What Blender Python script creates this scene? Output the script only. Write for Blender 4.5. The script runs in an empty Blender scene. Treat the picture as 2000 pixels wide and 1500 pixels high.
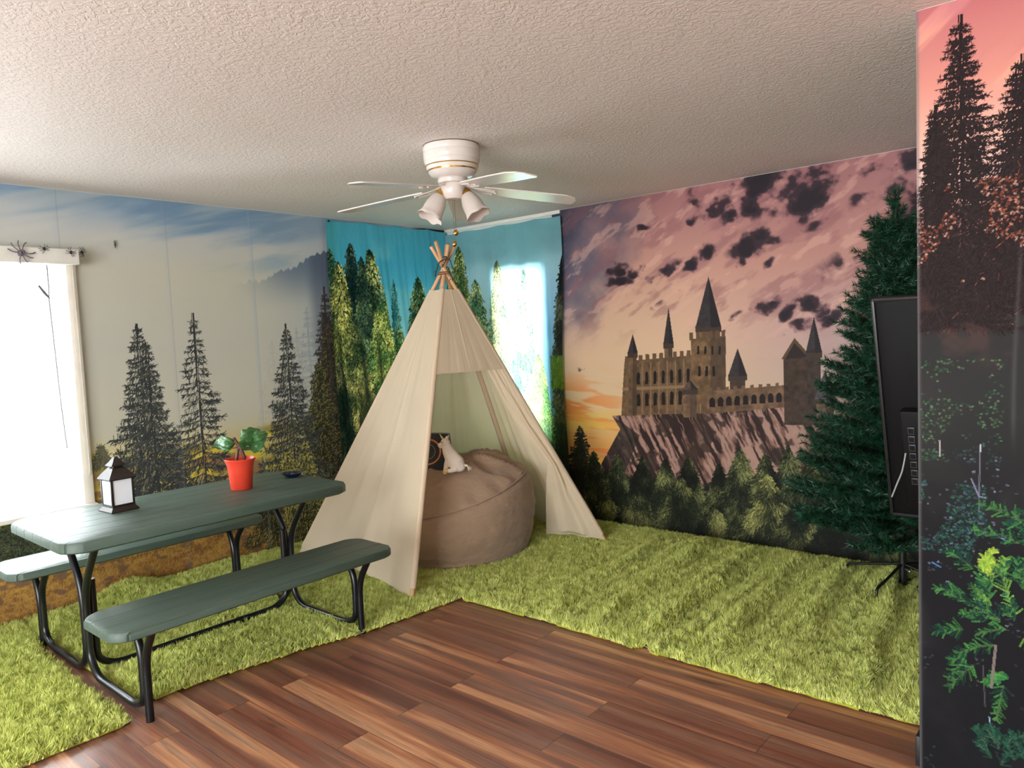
import bpy, bmesh, math, random
import numpy as np
from mathutils import Vector, Matrix

SC = bpy.context.scene
COL = SC.collection
PI = math.pi

# ------------------------------------------------------------------ camera
F_PX = 1444.0
CAM = np.array([4.785223602535225, -4.697253115891609, 1.499347974472955])
YAW, PITCH, ROLL = 0.7148116179037092, -0.0688679007870709, -0.04306700046638876
_f = np.array([-math.sin(YAW)*math.cos(PITCH), math.cos(YAW)*math.cos(PITCH), math.sin(PITCH)])
_r = np.array([math.cos(YAW), math.sin(YAW), 0.0])
_u = np.cross(_r, _f)
RX = math.cos(ROLL)*_r + math.sin(ROLL)*_u
UX = -math.sin(ROLL)*_r + math.cos(ROLL)*_u
FX = _f

cd = bpy.data.cameras.new('camera')
cam = bpy.data.objects.new('camera', cd); COL.objects.link(cam)
cd.sensor_width = 36.0; cd.sensor_fit = 'HORIZONTAL'; cd.lens = F_PX/2000*36.0
cd.clip_start = 0.05; cd.clip_end = 100
M = Matrix(((RX[0], UX[0], -FX[0], CAM[0]), (RX[1], UX[1], -FX[1], CAM[1]), (RX[2], UX[2], -FX[2], CAM[2]), (0, 0, 0, 1)))
cam.matrix_world = M
SC.camera = cam

# ------------------------------------------------------------------ world, lights, exposure
w = bpy.data.worlds.new('daylight'); SC.world = w; w.use_nodes = True
bg = w.node_tree.nodes['Background']
bg.inputs[0].default_value = (0.86, 0.93, 1.0, 1); bg.inputs[1].default_value = 2.0

def area(name, loc, direction, sx, sy, power, color):
    l = bpy.data.lights.new(name, 'AREA'); l.shape = 'RECTANGLE'; l.size = sx; l.size_y = sy
    l.energy = power; l.color = color
    o = bpy.data.objects.new(name, l); COL.objects.link(o)
    o.location = loc
    o.rotation_euler = Vector(direction).to_track_quat('-Z', 'Y').to_euler()
    return o
area('daylight_left_window', (-0.55, -3.85, 1.35), (1, 0, 0), 1.7, 1.7, 500, (0.92, 0.98, 1.0))
area('daylight_corner_window', (0.83, 0.55, 1.40), (0, -1, 0), 0.9, 1.7, 80, (0.9, 0.97, 1.0))
area('rear_fill_added', (3.9, -8.4, 1.2), (0, 1, 0), 3.6, 2.1, 165, (0.95, 1.0, 0.98))  # soft fill lamp added behind the camera, at an invented rear opening

SC.view_settings.view_transform = 'Standard'
SC.view_settings.look = 'None'
SC.view_settings.exposure = 1.12
SC.view_settings.gamma = 1.0
SC.view_settings.use_curve_mapping = False
SC.cycles.max_bounces = 8
SC.cycles.diffuse_bounces = 5
SC.cycles.transmission_bounces = 6
SC.cycles.transparent_max_bounces = 12
SC.cycles.sample_clamp_indirect = 4.0
SC.cycles.caustics_reflective = False
SC.cycles.caustics_refractive = False

# ------------------------------------------------------------------ measuring helpers
def ray(x, y): return FX + RX*(x-1000)/F_PX - UX*(y-750)/F_PX
def on_plane(x, y, ax, v):
    d = ray(x, y); t = (v-CAM[ax])/d[ax]; return CAM + d*t
H = 2.44

def s2l(c):
    c = np.asarray(c, dtype=np.float64)
    return np.where(c <= 0.04045, c/12.92, ((c+0.055)/1.055)**2.4)
def rgb(r, g, b): return tuple(float(x) for x in s2l(np.array([r, g, b])/255.0))

# ------------------------------------------------------------------ noise
_tab = np.random.RandomState(7).rand(256, 256)
def vnoise(x, y, s=0):
    x = np.asarray(x, float) + s*17.31; y = np.asarray(y, float) + s*9.77
    xi = np.floor(x).astype(int); yi = np.floor(y).astype(int)
    fx = x-xi; fy = y-yi
    fx = fx*fx*(3-2*fx); fy = fy*fy*(3-2*fy)
    a = _tab[yi & 255, xi & 255]; b = _tab[yi & 255, (xi+1) & 255]
    c = _tab[(yi+1) & 255, xi & 255]; d = _tab[(yi+1) & 255, (xi+1) & 255]
    return (a*(1-fx)+b*fx)*(1-fy) + (c*(1-fx)+d*fx)*fy
def fbm(x, y, s=0, n=5, g=0.5):
    t = 0; a = 1; tot = 0
    for i in range(n):
        t = t + a*vnoise(x*2**i, y*2**i, s+i*3); tot += a; a *= g
    return t/tot
def sst(a, b, x):
    t = np.clip((x-a)/(b-a), 0, 1); return t*t*(3-2*t)

# ------------------------------------------------------------------ materials
MATS = {}
def nodes(name):
    m = bpy.data.materials.new(name); m.use_nodes = True
    return m, m.node_tree, m.node_tree.nodes['Principled BSDF']
def mat(name, color, rough=0.6, metal=0.0, var=0.06, scale=8.0, bump=0.0, bscale=60.0, spec=0.5, coat=0.0, stretch=(1, 1, 1), coord='Object', sheen=0.0, dist=0.002):
    if name in MATS: return MATS[name]
    m, nt, p = nodes(name); N = nt.nodes; L = nt.links
    tc = N.new('ShaderNodeTexCoord'); mp = N.new('ShaderNodeMapping'); mp.inputs['Scale'].default_value = stretch
    L.new(tc.outputs[coord], mp.inputs[0])
    nz = N.new('ShaderNodeTexNoise'); nz.inputs['Scale'].default_value = scale; nz.inputs['Detail'].default_value = 4
    L.new(mp.outputs[0], nz.inputs['Vector'])
    mx = N.new('ShaderNodeMix'); mx.data_type = 'RGBA'
    c = np.array(color)
    mx.inputs[6].default_value = (*np.clip(c*(1-var*2), 0, 1), 1); mx.inputs[7].default_value = (*np.clip(c*(1+var*2), 0, 1), 1)
    L.new(nz.outputs['Fac'], mx.inputs[0]); L.new(mx.outputs[2], p.inputs['Base Color'])
    p.inputs['Roughness'].default_value = rough; p.inputs['Metallic'].default_value = metal
    p.inputs['Specular IOR Level'].default_value = spec
    p.inputs['Coat Weight'].default_value = coat
    p.inputs['Sheen Weight'].default_value = sheen
    if bump:
        n2 = N.new('ShaderNodeTexNoise'); n2.inputs['Scale'].default_value = bscale; n2.inputs['Detail'].default_value = 3
        L.new(mp.outputs[0], n2.inputs['Vector'])
        b = N.new('ShaderNodeBump'); b.inputs['Strength'].default_value = bump; b.inputs['Distance'].default_value = dist
        L.new(n2.outputs['Fac'], b.inputs['Height']); L.new(b.outputs[0], p.inputs['Normal'])
    MATS[name] = m
    return m

def cloth_mat(name, color, trans=0.3, attr=False, bump=0.25, bscale=500, tgain=1.0):
    m, nt, p = nodes(name); N = nt.nodes; L = nt.links
    N.remove(p); out = N['Material Output']
    d = N.new('ShaderNodeBsdfDiffuse'); t = N.new('ShaderNodeBsdfTranslucent'); mx = N.new('ShaderNodeMixShader')
    mx.inputs[0].default_value = trans
    tc = N.new('ShaderNodeTexCoord'); nz = N.new('ShaderNodeTexNoise'); nz.inputs['Scale'].default_value = bscale; nz.inputs['Detail'].default_value = 2
    L.new(tc.outputs['Object'], nz.inputs['Vector'])
    b = N.new('ShaderNodeBump'); b.inputs['Strength'].default_value = bump; b.inputs['Distance'].default_value = 0.001
    L.new(nz.outputs['Fac'], b.inputs['Height']); L.new(b.outputs[0], d.inputs['Normal'])
    if attr:
        a = N.new('ShaderNodeVertexColor'); a.layer_name = 'print'
        L.new(a.outputs[0], d.inputs[0])
        g = N.new('ShaderNodeMix'); g.data_type = 'RGBA'; g.inputs[0].default_value = tgain; g.inputs[7].default_value = (1, 1, 1, 1)
        L.new(a.outputs[0], g.inputs[6]); L.new(g.outputs[2], t.inputs[0])
    else:
        n3 = N.new('ShaderNodeTexNoise'); n3.inputs['Scale'].default_value = 3
        L.new(tc.outputs['Object'], n3.inputs['Vector'])
        mc = N.new('ShaderNodeMix'); mc.data_type = 'RGBA'; c = np.array(color)
        mc.inputs[6].default_value = (*(c*0.94), 1); mc.inputs[7].default_value = (*np.clip(c*1.05, 0, 1), 1)
        L.new(n3.outputs['Fac'], mc.inputs[0]); L.new(mc.outputs[2], d.inputs[0]); L.new(mc.outputs[2], t.inputs[0])
    L.new(d.outputs[0], mx.inputs[1]); L.new(t.outputs[0], mx.inputs[2]); L.new(mx.outputs[0], out.inputs[0])
    return m

def print_mat(name, rough=0.6, spec=0.3, bump=0.15):
    m, nt, p = nodes(name); N = nt.nodes; L = nt.links
    a = N.new('ShaderNodeVertexColor'); a.layer_name = 'print'
    L.new(a.outputs[0], p.inputs['Base Color'])
    p.inputs['Roughness'].default_value = rough; p.inputs['Specular IOR Level'].default_value = spec
    tc = N.new('ShaderNodeTexCoord'); nz = N.new('ShaderNodeTexNoise'); nz.inputs['Scale'].default_value = 90; nz.inputs['Detail'].default_value = 2
    L.new(tc.outputs['Object'], nz.inputs['Vector'])
    b = N.new('ShaderNodeBump'); b.inputs['Strength'].default_value = bump; b.inputs['Distance'].default_value = 0.001
    L.new(nz.outputs['Fac'], b.inputs['Height']); L.new(b.outputs[0], p.inputs['Normal'])
    return m

def glass_mat():
    m, nt, p = nodes('window glass'); N = nt.nodes; L = nt.links; N.remove(p)
    t = N.new('ShaderNodeBsdfTransparent'); g = N.new('ShaderNodeBsdfGlossy'); g.inputs['Roughness'].default_value = 0.02
    t.inputs[0].default_value = (0.97, 0.98, 0.98, 1)
    fr = N.new('ShaderNodeFresnel'); fr.inputs[0].default_value = 1.45
    mx = N.new('ShaderNodeMixShader'); L.new(fr.outputs[0], mx.inputs[0]); L.new(t.outputs[0], mx.inputs[1]); L.new(g.outputs[0], mx.inputs[2])
    L.new(mx.outputs[0], N['Material Output'].inputs[0])
    return m

def ceiling_mat():
    m, nt, p = nodes('textured ceiling paint'); N = nt.nodes; L = nt.links
    p.inputs['Base Color'].default_value = (*rgb(228, 218, 212), 1); p.inputs['Roughness'].default_value = 0.75
    tc = N.new('ShaderNodeTexCoord')
    n1 = N.new('ShaderNodeTexNoise'); n1.inputs['Scale'].default_value = 50; n1.inputs['Detail'].default_value = 2.5; n1.inputs['Distortion'].default_value = 0.8
    L.new(tc.outputs['Object'], n1.inputs['Vector'])
    r = N.new('ShaderNodeValToRGB'); r.color_ramp.elements[0].position = 0.44; r.color_ramp.elements[1].position = 0.56
    L.new(n1.outputs['Fac'], r.inputs[0])
    b = N.new('ShaderNodeBump'); b.inputs['Strength'].default_value = 0.42; b.inputs['Distance'].default_value = 0.0035
    L.new(r.outputs[0], b.inputs['Height']); L.new(b.outputs[0], p.inputs['Normal'])
    return m

def floor_mat():
    m, nt, p = nodes('reddish plank flooring'); N = nt.nodes; L = nt.links
    tc = N.new('ShaderNodeTexCoord'); sp = N.new('ShaderNodeSeparateXYZ'); L.new(tc.outputs['Object'], sp.inputs[0])
    def mt(op, a, b=None, c=None):
        n = N.new('ShaderNodeMath'); n.operation = op
        for i, v in enumerate((a, b, c)):
            if v is None: continue
            if isinstance(v, (int, float)): n.inputs[i].default_value = v
            else: L.new(v, n.inputs[i])
        return n.outputs[0]
    yy = mt('DIVIDE', mt('ADD', sp.outputs[1], 2.005), 0.1465)
    row = mt('FLOOR', yy); fy = mt('SUBTRACT', yy, row)
    par = mt('MODULO', mt('ADD', row, 1000.0), 2.0)            # 0 for even rows
    off = mt('MULTIPLY', mt('SUBTRACT', 1.0, par), 0.5)
    xx = mt('ADD', mt('DIVIDE', mt('SUBTRACT', sp.outputs[0], 1.925), 1.22), off)
    cl = mt('FLOOR', xx); fx = mt('SUBTRACT', xx, cl)
    cb = N.new('ShaderNodeCombineXYZ'); L.new(row, cb.inputs[0]); L.new(cl, cb.inputs[1])
    wn = N.new('ShaderNodeTexWhiteNoise'); L.new(cb.outputs[0], wn.inputs['Vector'])
    # streaks along x: bands across the plank
    v = N.new('ShaderNodeCombineXYZ')
    L.new(mt('MULTIPLY', sp.outputs[0], 0.55), v.inputs[0]); L.new(mt('MULTIPLY', sp.outputs[1], 14.0), v.inputs[1]); L.new(mt('MULTIPLY', wn.outputs['Value'], 37.0), v.inputs[2])
    n1 = N.new('ShaderNodeTexNoise'); n1.inputs['Scale'].default_value = 1.0; n1.inputs['Detail'].default_value = 3; n1.inputs['Distortion'].default_value = 0.25
    L.new(v.outputs[0], n1.inputs['Vector'])
    rp = N.new('ShaderNodeValToRGB'); cr = rp.color_ramp
    cols = [(0.28, (98, 60, 48)), (0.40, (132, 80, 60)), (0.48, (126, 92, 78)), (0.56, (160, 102, 72)), (0.66, (194, 142, 104)), (0.8, (146, 120, 106))]
    cr.elements[0].position, cr.elements[0].color = cols[0][0], (*rgb(*cols[0][1]), 1)
    cr.elements[1].position, cr.elements[1].color = cols[-1][0], (*rgb(*cols[-1][1]), 1)
    for pos, c in cols[1:-1]:
        e = cr.elements.new(pos); e.color = (*rgb(*c), 1)
    sh = mt('ADD', n1.outputs['Fac'], mt('MULTIPLY', mt('SUBTRACT', wn.outputs['Value'], 0.5), 0.20))
    L.new(sh, rp.inputs[0])
    # fine grain
    v2 = N.new('ShaderNodeCombineXYZ')
    L.new(mt('MULTIPLY', sp.outputs[0], 5.0), v2.inputs[0]); L.new(mt('MULTIPLY', sp.outputs[1], 160.0), v2.inputs[1]); L.new(mt('MULTIPLY', wn.outputs['Value'], 91.0), v2.inputs[2])
    n2 = N.new('ShaderNodeTexNoise'); n2.inputs['Scale'].default_value = 1.0; n2.inputs['Detail'].default_value = 4; n2.inputs['Distortion'].default_value = 0.6
    L.new(v2.outputs[0], n2.inputs['Vector'])
    gr = N.new('ShaderNodeMapRange'); gr.inputs[1].default_value = 0.35; gr.inputs[2].default_value = 0.65; gr.inputs[3].default_value = 0.72; gr.inputs[4].default_value = 1.12
    L.new(n2.outputs['Fac'], gr.inputs[0])
    # knots / dark marks
    v3 = N.new('ShaderNodeCombineXYZ')
    L.new(mt('MULTIPLY', sp.outputs[0], 3.0), v3.inputs[0]); L.new(mt('MULTIPLY', sp.outputs[1], 18.0), v3.inputs[1]); L.new(mt('MULTIPLY', wn.outputs['Value'], 55.0), v3.inputs[2])
    n3 = N.new('ShaderNodeTexNoise'); n3.inputs['Scale'].default_value = 1.0; n3.inputs['Detail'].default_value = 2
    L.new(v3.outputs[0], n3.inputs['Vector'])
    kn = N.new('ShaderNodeMapRange'); kn.inputs[1].default_value = 0.68; kn.inputs[2].default_value = 0.76; kn.inputs[3].default_value = 1.0; kn.inputs[4].default_value = 0.55
    L.new(n3.outputs['Fac'], kn.inputs[0])
    # joints
    ey = mt('MINIMUM', fy, mt('SUBTRACT', 1.0, fy)); ex = mt('MINIMUM', fx, mt('SUBTRACT', 1.0, fx))
    jy = mt('LESS_THAN', ey, 0.011); jx = mt('LESS_THAN', ex, 0.0013)
    j = mt('MAXIMUM', jy, jx)
    jf = mt('SUBTRACT', 1.0, mt('MULTIPLY', j, 0.55))
    tot = mt('MULTIPLY', mt('MULTIPLY', gr.outputs[0], kn.outputs[0]), jf)
    mx = N.new('ShaderNodeMix'); mx.data_type = 'RGBA'; mx.blend_type = 'MULTIPLY'; mx.inputs[0].default_value = 1.0
    cc = N.new('ShaderNodeCombineColor'); [L.new(tot, cc.inputs[i]) for i in range(3)]
    L.new(rp.outputs[0], mx.inputs[6]); L.new(cc.outputs[0], mx.inputs[7]); L.new(mx.outputs[2], p.inputs['Base Color'])
    rr = N.new('ShaderNodeMapRange'); rr.inputs[3].default_value = 0.34; rr.inputs[4].default_value = 0.5
    L.new(n2.outputs['Fac'], rr.inputs[0]); L.new(rr.outputs[0], p.inputs['Roughness'])
    b = N.new('ShaderNodeBump'); b.inputs['Strength'].default_value = 0.3; b.inputs['Distance'].default_value = 0.001
    hh = mt('SUBTRACT', mt('MULTIPLY', n2.outputs['Fac'], 0.5), j)
    L.new(hh, b.inputs['Height']); L.new(b.outputs[0], p.inputs['Normal'])
    return m

# ------------------------------------------------------------------ mesh helpers
def link(name, me, m=None, parent=None, smooth=None):
    o = bpy.data.objects.new(name, me); COL.objects.link(o)
    if m is not None: me.materials.append(m)
    if smooth is not None:
        me.shade_smooth()
        if smooth < 180: me.set_sharp_from_angle(angle=math.radians(smooth))
    if parent is not None: o.parent = parent
    return o

class MB:
    """collects shapes into one mesh"""
    def __init__(s): s.bm = bmesh.new()
    def box(s, c, d, bevel=0.0, seg=2, rot=None):
        r = bmesh.ops.create_cube(s.bm, size=1.0)['verts']
        mm = Matrix.Translation(Vector(c)) @ (rot.to_4x4() if rot is not None else Matrix.Identity(4)) @ Matrix.Diagonal((*d, 1))
        bmesh.ops.transform(s.bm, matrix=mm, verts=r)
        if bevel:
            es = list({e for v in r for e in v.link_edges})
            bmesh.ops.bevel(s.bm, geom=es, offset=bevel, segments=seg, affect='EDGES', profile=0.5)
        return s
    def lathe(s, prof, c=(0, 0, 0), n=32, rot=None, closed=False):
        rings = []
        R = rot if rot is not None else Matrix.Identity(3)
        for (r, z) in prof:
            if r < 1e-6:
                rings.append([s.bm.verts.new(Vector(c)+R @ Vector((0, 0, z)))])
            else:
                rings.append([s.bm.verts.new(Vector(c)+R @ Vector((r*math.cos(2*PI*i/n), r*math.sin(2*PI*i/n), z))) for i in range(n)])
        for a, b in zip(rings[:-1], rings[1:]):
            if len(a) == 1 and len(b) == 1: continue
            for i in range(n):
                j = (i+1) % n
                if len(a) == 1: s.bm.faces.new((a[0], b[j], b[i]))
                elif len(b) == 1: s.bm.faces.new((a[i], a[j], b[0]))
                else: s.bm.faces.new((a[i], a[j], b[j], b[i]))
        return s
    def tube(s, pts, rad, n=10, flat=1.0, up=None):
        pts = [Vector(p) for p in pts]
        if not hasattr(rad, '__len__'): rad = [rad]*len(pts)
        t0 = (pts[1]-pts[0]).normalized()
        a = Vector(up) if up is not None else (Vector((0, 0, 1)) if abs(t0.z) < 0.9 else Vector((1, 0, 0)))
        u = (a - t0*a.dot(t0)).normalized(); rings = []
        for i, p in enumerate(pts):
            if i == 0: t = pts[1]-pts[0]
            elif i == len(pts)-1: t = pts[-1]-pts[-2]
            else: t = (pts[i+1]-pts[i]).normalized() + (pts[i]-pts[i-1]).normalized()
            t.normalize()
            u = (u - t*u.dot(t)).normalized(); v = t.cross(u)
            rings.append([s.bm.verts.new(p + (u*math.cos(2*PI*k/n)*flat + v*math.sin(2*PI*k/n))*rad[i]) for k in range(n)])
        for a, b in zip(rings[:-1], rings[1:]):
            for k in range(n):
                s.bm.faces.new((a[k], a[(k+1) % n], b[(k+1) % n], b[k]))
        s.bm.faces.new(rings[0][::-1]); s.bm.faces.new(rings[-1])
        return s
    def prism(s, poly, axis, a, b):
        """poly in the two other axes, extruded along axis from a to b"""
        def P(q, h):
            l = list(q); l.insert(axis, h); return Vector(l)
        A = [s.bm.verts.new(P(q, a)) for q in poly]; B = [s.bm.verts.new(P(q, b)) for q in poly]
        n = len(poly)
        s.bm.faces.new(A[::-1]); s.bm.faces.new(B)
        for i in range(n): s.bm.faces.new((A[i], A[(i+1) % n], B[(i+1) % n], B[i]))
        return s
    def loft(s, rings, cap=True):
        R = [[s.bm.verts.new(Vector(p)) for p in r] for r in rings]; n = len(R[0])
        for a, b in zip(R[:-1], R[1:]):
            for k in range(n): s.bm.faces.new((a[k], a[(k+1) % n], b[(k+1) % n], b[k]))
        if cap: s.bm.faces.new(R[0][::-1]); s.bm.faces.new(R[-1])
        return s
    def ball(s, c, r, seg=16, sc=(1, 1, 1), rot=None):
        v = bmesh.ops.create_uvsphere(s.bm, u_segments=seg, v_segments=max(6, seg//2), radius=r)['verts']
        mm = Matrix.Translation(Vector(c)) @ (rot.to_4x4() if rot is not None else Matrix.Identity(4)) @ Matrix.Diagonal((*sc, 1))
        bmesh.ops.transform(s.bm, matrix=mm, verts=v); return s
    def grid(s, fn, nu, nv, thick=0.0):
        V = [[s.bm.verts.new(Vector(fn(i/nu, j/nv))) for i in range(nu+1)] for j in range(nv+1)]
        for j in range(nv):
            for i in range(nu): s.bm.faces.new((V[j][i], V[j][i+1], V[j+1][i+1], V[j+1][i]))
        return s
    def build(s, name, m=None, parent=None, smooth=40, fixn=True):
        if fixn: bmesh.ops.recalc_face_normals(s.bm, faces=s.bm.faces)
        me = bpy.data.meshes.new(name); s.bm.to_mesh(me); s.bm.free()
        return link(name, me, m, parent, smooth)

def grid_mesh(name, P, colors=None, m=None, parent=None, keep=None, smooth=180, flip=False):
    """a fine sheet: P (H,W,3) points, one printed colour per vertex"""
    Hh, Ww = P.shape[:2]
    idx = np.arange(Hh*Ww).reshape(Hh, Ww)
    q = np.stack([idx[:-1, :-1], idx[:-1, 1:], idx[1:, 1:], idx[1:, :-1]], -1)
    if keep is not None: q = q[keep[:-1, :-1] & keep[:-1, 1:] & keep[1:, 1:] & keep[1:, :-1]]
    q = q.reshape(-1, 4)
    if flip: q = q[:, ::-1]
    return raw_mesh(name, P.reshape(-1, 3), q, 4, colors.reshape(-1, 3) if colors is not None else None, m, parent, smooth)

def raw_mesh(name, V, F, k, colors, m, parent, smooth):
    me = bpy.data.meshes.new(name)
    me.vertices.add(len(V)); me.vertices.foreach_set('co', np.ascontiguousarray(V, dtype=np.float32).ravel())
    me.loops.add(F.size); me.loops.foreach_set('vertex_index', np.ascontiguousarray(F, dtype=np.int32).ravel())
    me.polygons.add(len(F)); me.polygons.foreach_set('loop_start', np.arange(0, F.size, k, dtype=np.int32))
    me.update(calc_edges=True)
    if colors is not None:
        ca = me.color_attributes.new('print', 'FLOAT_COLOR', 'POINT')
        c = np.ones((len(V), 4), dtype=np.float32); c[:, :3] = colors
        ca.data.foreach_set('color', c.ravel())
    return link(name, me, m, parent, smooth)

def tag(o, label, cat=None, group=None, kind=None):
    if label: o['label'] = label
    if cat: o['category'] = cat
    if group: o['group'] = group
    if kind: o['kind'] = kind
    return o
def empty(name, loc=(0, 0, 0), rz=0.0):
    o = bpy.data.objects.new(name, None); COL.objects.link(o); o.location = loc; o.rotation_euler = (0, 0, rz)
    o.empty_display_size = 0.1
    return o
def struct(o): o['kind'] = 'structure'; return o
def copy_tree(o, parent=None):
    c = o.copy(); COL.objects.link(c)
    if parent is not None: c.parent = parent
    for ch in list(o.children): copy_tree(ch, c)
    return c
def arc(cx, cy, r, a0, a1, n=8):
    return [(cx+r*math.cos(math.radians(a0+(a1-a0)*i/n)), cy+r*math.sin(math.radians(a0+(a1-a0)*i/n))) for i in range(n+1)]

# ------------------------------------------------------------------ the room
wallpaint = mat('off white wall paint', rgb(214, 212, 205), 0.7, bump=0.1)
trimpaint = mat('white trim paint', rgb(232, 230, 224), 0.4, bump=0.05)
W1 = dict(y0=-4.65, y1=-3.10, z0=0.60, z1=2.03)      # left window opening
W2 = dict(x0=0.56, x1=1.12, z0=0.62, z1=2.03)        # corner window opening

m = MB().box((3.6, -4.1, -0.05), (7.4, 8.6, 0.1)).build('floor', floor_mat(), smooth=None); struct(m)
m = MB().box((3.6, -4.1, H+0.05), (7.4, 8.6, 0.1)).build('ceiling', ceiling_mat(), smooth=None); struct(m)
b = MB()
for (ya, yb, za, zb) in ((-8.4, W1['y0'], 0, H), (W1['y1'], 0.14, 0, H), (W1['y0'], W1['y1'], 0, W1['z0']), (W1['y0'], W1['y1'], W1['z1'], H)):
    b.box((-0.07, (ya+yb)/2, (za+zb)/2), (0.14, yb-ya, zb-za))
struct(b.build('wall_left', wallpaint, smooth=None))
b = MB()
for (xa, xb, za, zb) in ((0.0, W2['x0'], 0, H), (W2['x1'], 7.3, 0, H), (W2['x0'], W2['x1'], 0, W2['z0']), (W2['x0'], W2['x1'], W2['z1'], H)):
    b.box(((xa+xb)/2, 0.07, (za+zb)/2), (xb-xa, 0.14, zb-za))
struct(b.build('wall_right', wallpaint, smooth=None))
struct(MB().box((5.75, -2.0, H/2), (3.06, 0.12, H)).build('wall_partition', wallpaint, smooth=None))
struct(MB().box((7.25, -4.1, H/2), (0.1, 8.0, H)).build('wall_side', wallpaint, smooth=None))
b = MB()
for (xa, xb, za, zb) in ((0, 2.1, 0, H), (5.7, 7.2, 0, H), (2.1, 5.7, 2.2, H)):
    b.box(((xa+xb)/2, -8.15, (za+zb)/2), (xb-xa, 0.12, zb-za))
struct(b.build('wall_rear', wallpaint, smooth=None))
struct(MB().box((4.213, -2.0, 0.052), (0.016, 0.116, 0.104), 0.004).build('trim_2', mat('dark end trim', rgb(26, 26, 30), 0.5, var=0.5, scale=60), smooth=40))

glass = glass_mat()
# window_1: frame, pane, casing
w1 = struct(empty('window_1', (-0.1, (W1['y0']+W1['y1'])/2, W1['z0'])))
def wp(b, name, mm, parent, **k):
    o = b.build(name, mm, parent, **k); o.matrix_parent_inverse = Matrix.Translation(-Vector(parent.location)); return o
ym = (W1['y0']+W1['y1'])/2; zm = (W1['z0']+W1['z1'])/2; wy = W1['y1']-W1['y0']; wz = W1['z1']-W1['z0']
b = MB()
for y in (W1['y0']+0.025, ym, W1['y1']-0.025): b.box((-0.1, y, zm), (0.05, 0.05, wz), 0.004)
for z in (W1['z0']+0.025, W1['z1']-0.025): b.box((-0.1, ym, z), (0.048, wy-0.01, 0.05), 0.004)
wp(b, 'window_frame', trimpaint, w1)
wp(MB().box((-0.1, ym, zm), (0.006, wy-0.06, wz-0.06)), 'pane', glass, w1, smooth=None)
b = MB()
b.box((0.011, W1['y1']+0.022, zm), (0.022, 0.055, wz+0.06), 0.004)
b.box((0.011, W1['y0']-0.022, zm), (0.022, 0.055, wz+0.06), 0.004)
wp(b, 'casing', mat('cream window casing', rgb(226, 218, 205), 0.45), w1)
b = MB(); b.box((0.0, ym, W1['z0']-0.012), (0.16, wy+0.10, 0.028), 0.006)
wp(b, 'window_sill', trimpaint, w1)
# window_2
w2 = struct(empty('window_2', ((W2['x0']+W2['x1'])/2, 0.1, W2['z0'])))
xm = (W2['x0']+W2['x1'])/2; zm2 = (W2['z0']+W2['z1'])/2; wx = W2['x1']-W2['x0']; wz2 = W2['z1']-W2['z0']
b = MB()
for x in (W2['x0']+0.02, W2['x1']-0.02): b.box((x, 0.1, zm2), (0.04, 0.05, wz2), 0.004)
for z in (W2['z0']+0.02, W2['z1']-0.02): b.box((xm, 0.1, z), (wx-0.01, 0.048, 0.04), 0.004)
wp(b, 'window_frame', trimpaint, w2)
wp(MB().box((xm, 0.1, zm2), (wx-0.05, 0.006, wz2-0.05)), 'pane', glass, w2, smooth=None)
# added white strip imitating the lit bare wall above the corner cloths
struct(MB().box((0.66, -0.008, 2.425), (1.25, 0.014, 0.028), 0.003).build('lit_gap_strip', trimpaint))

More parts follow.
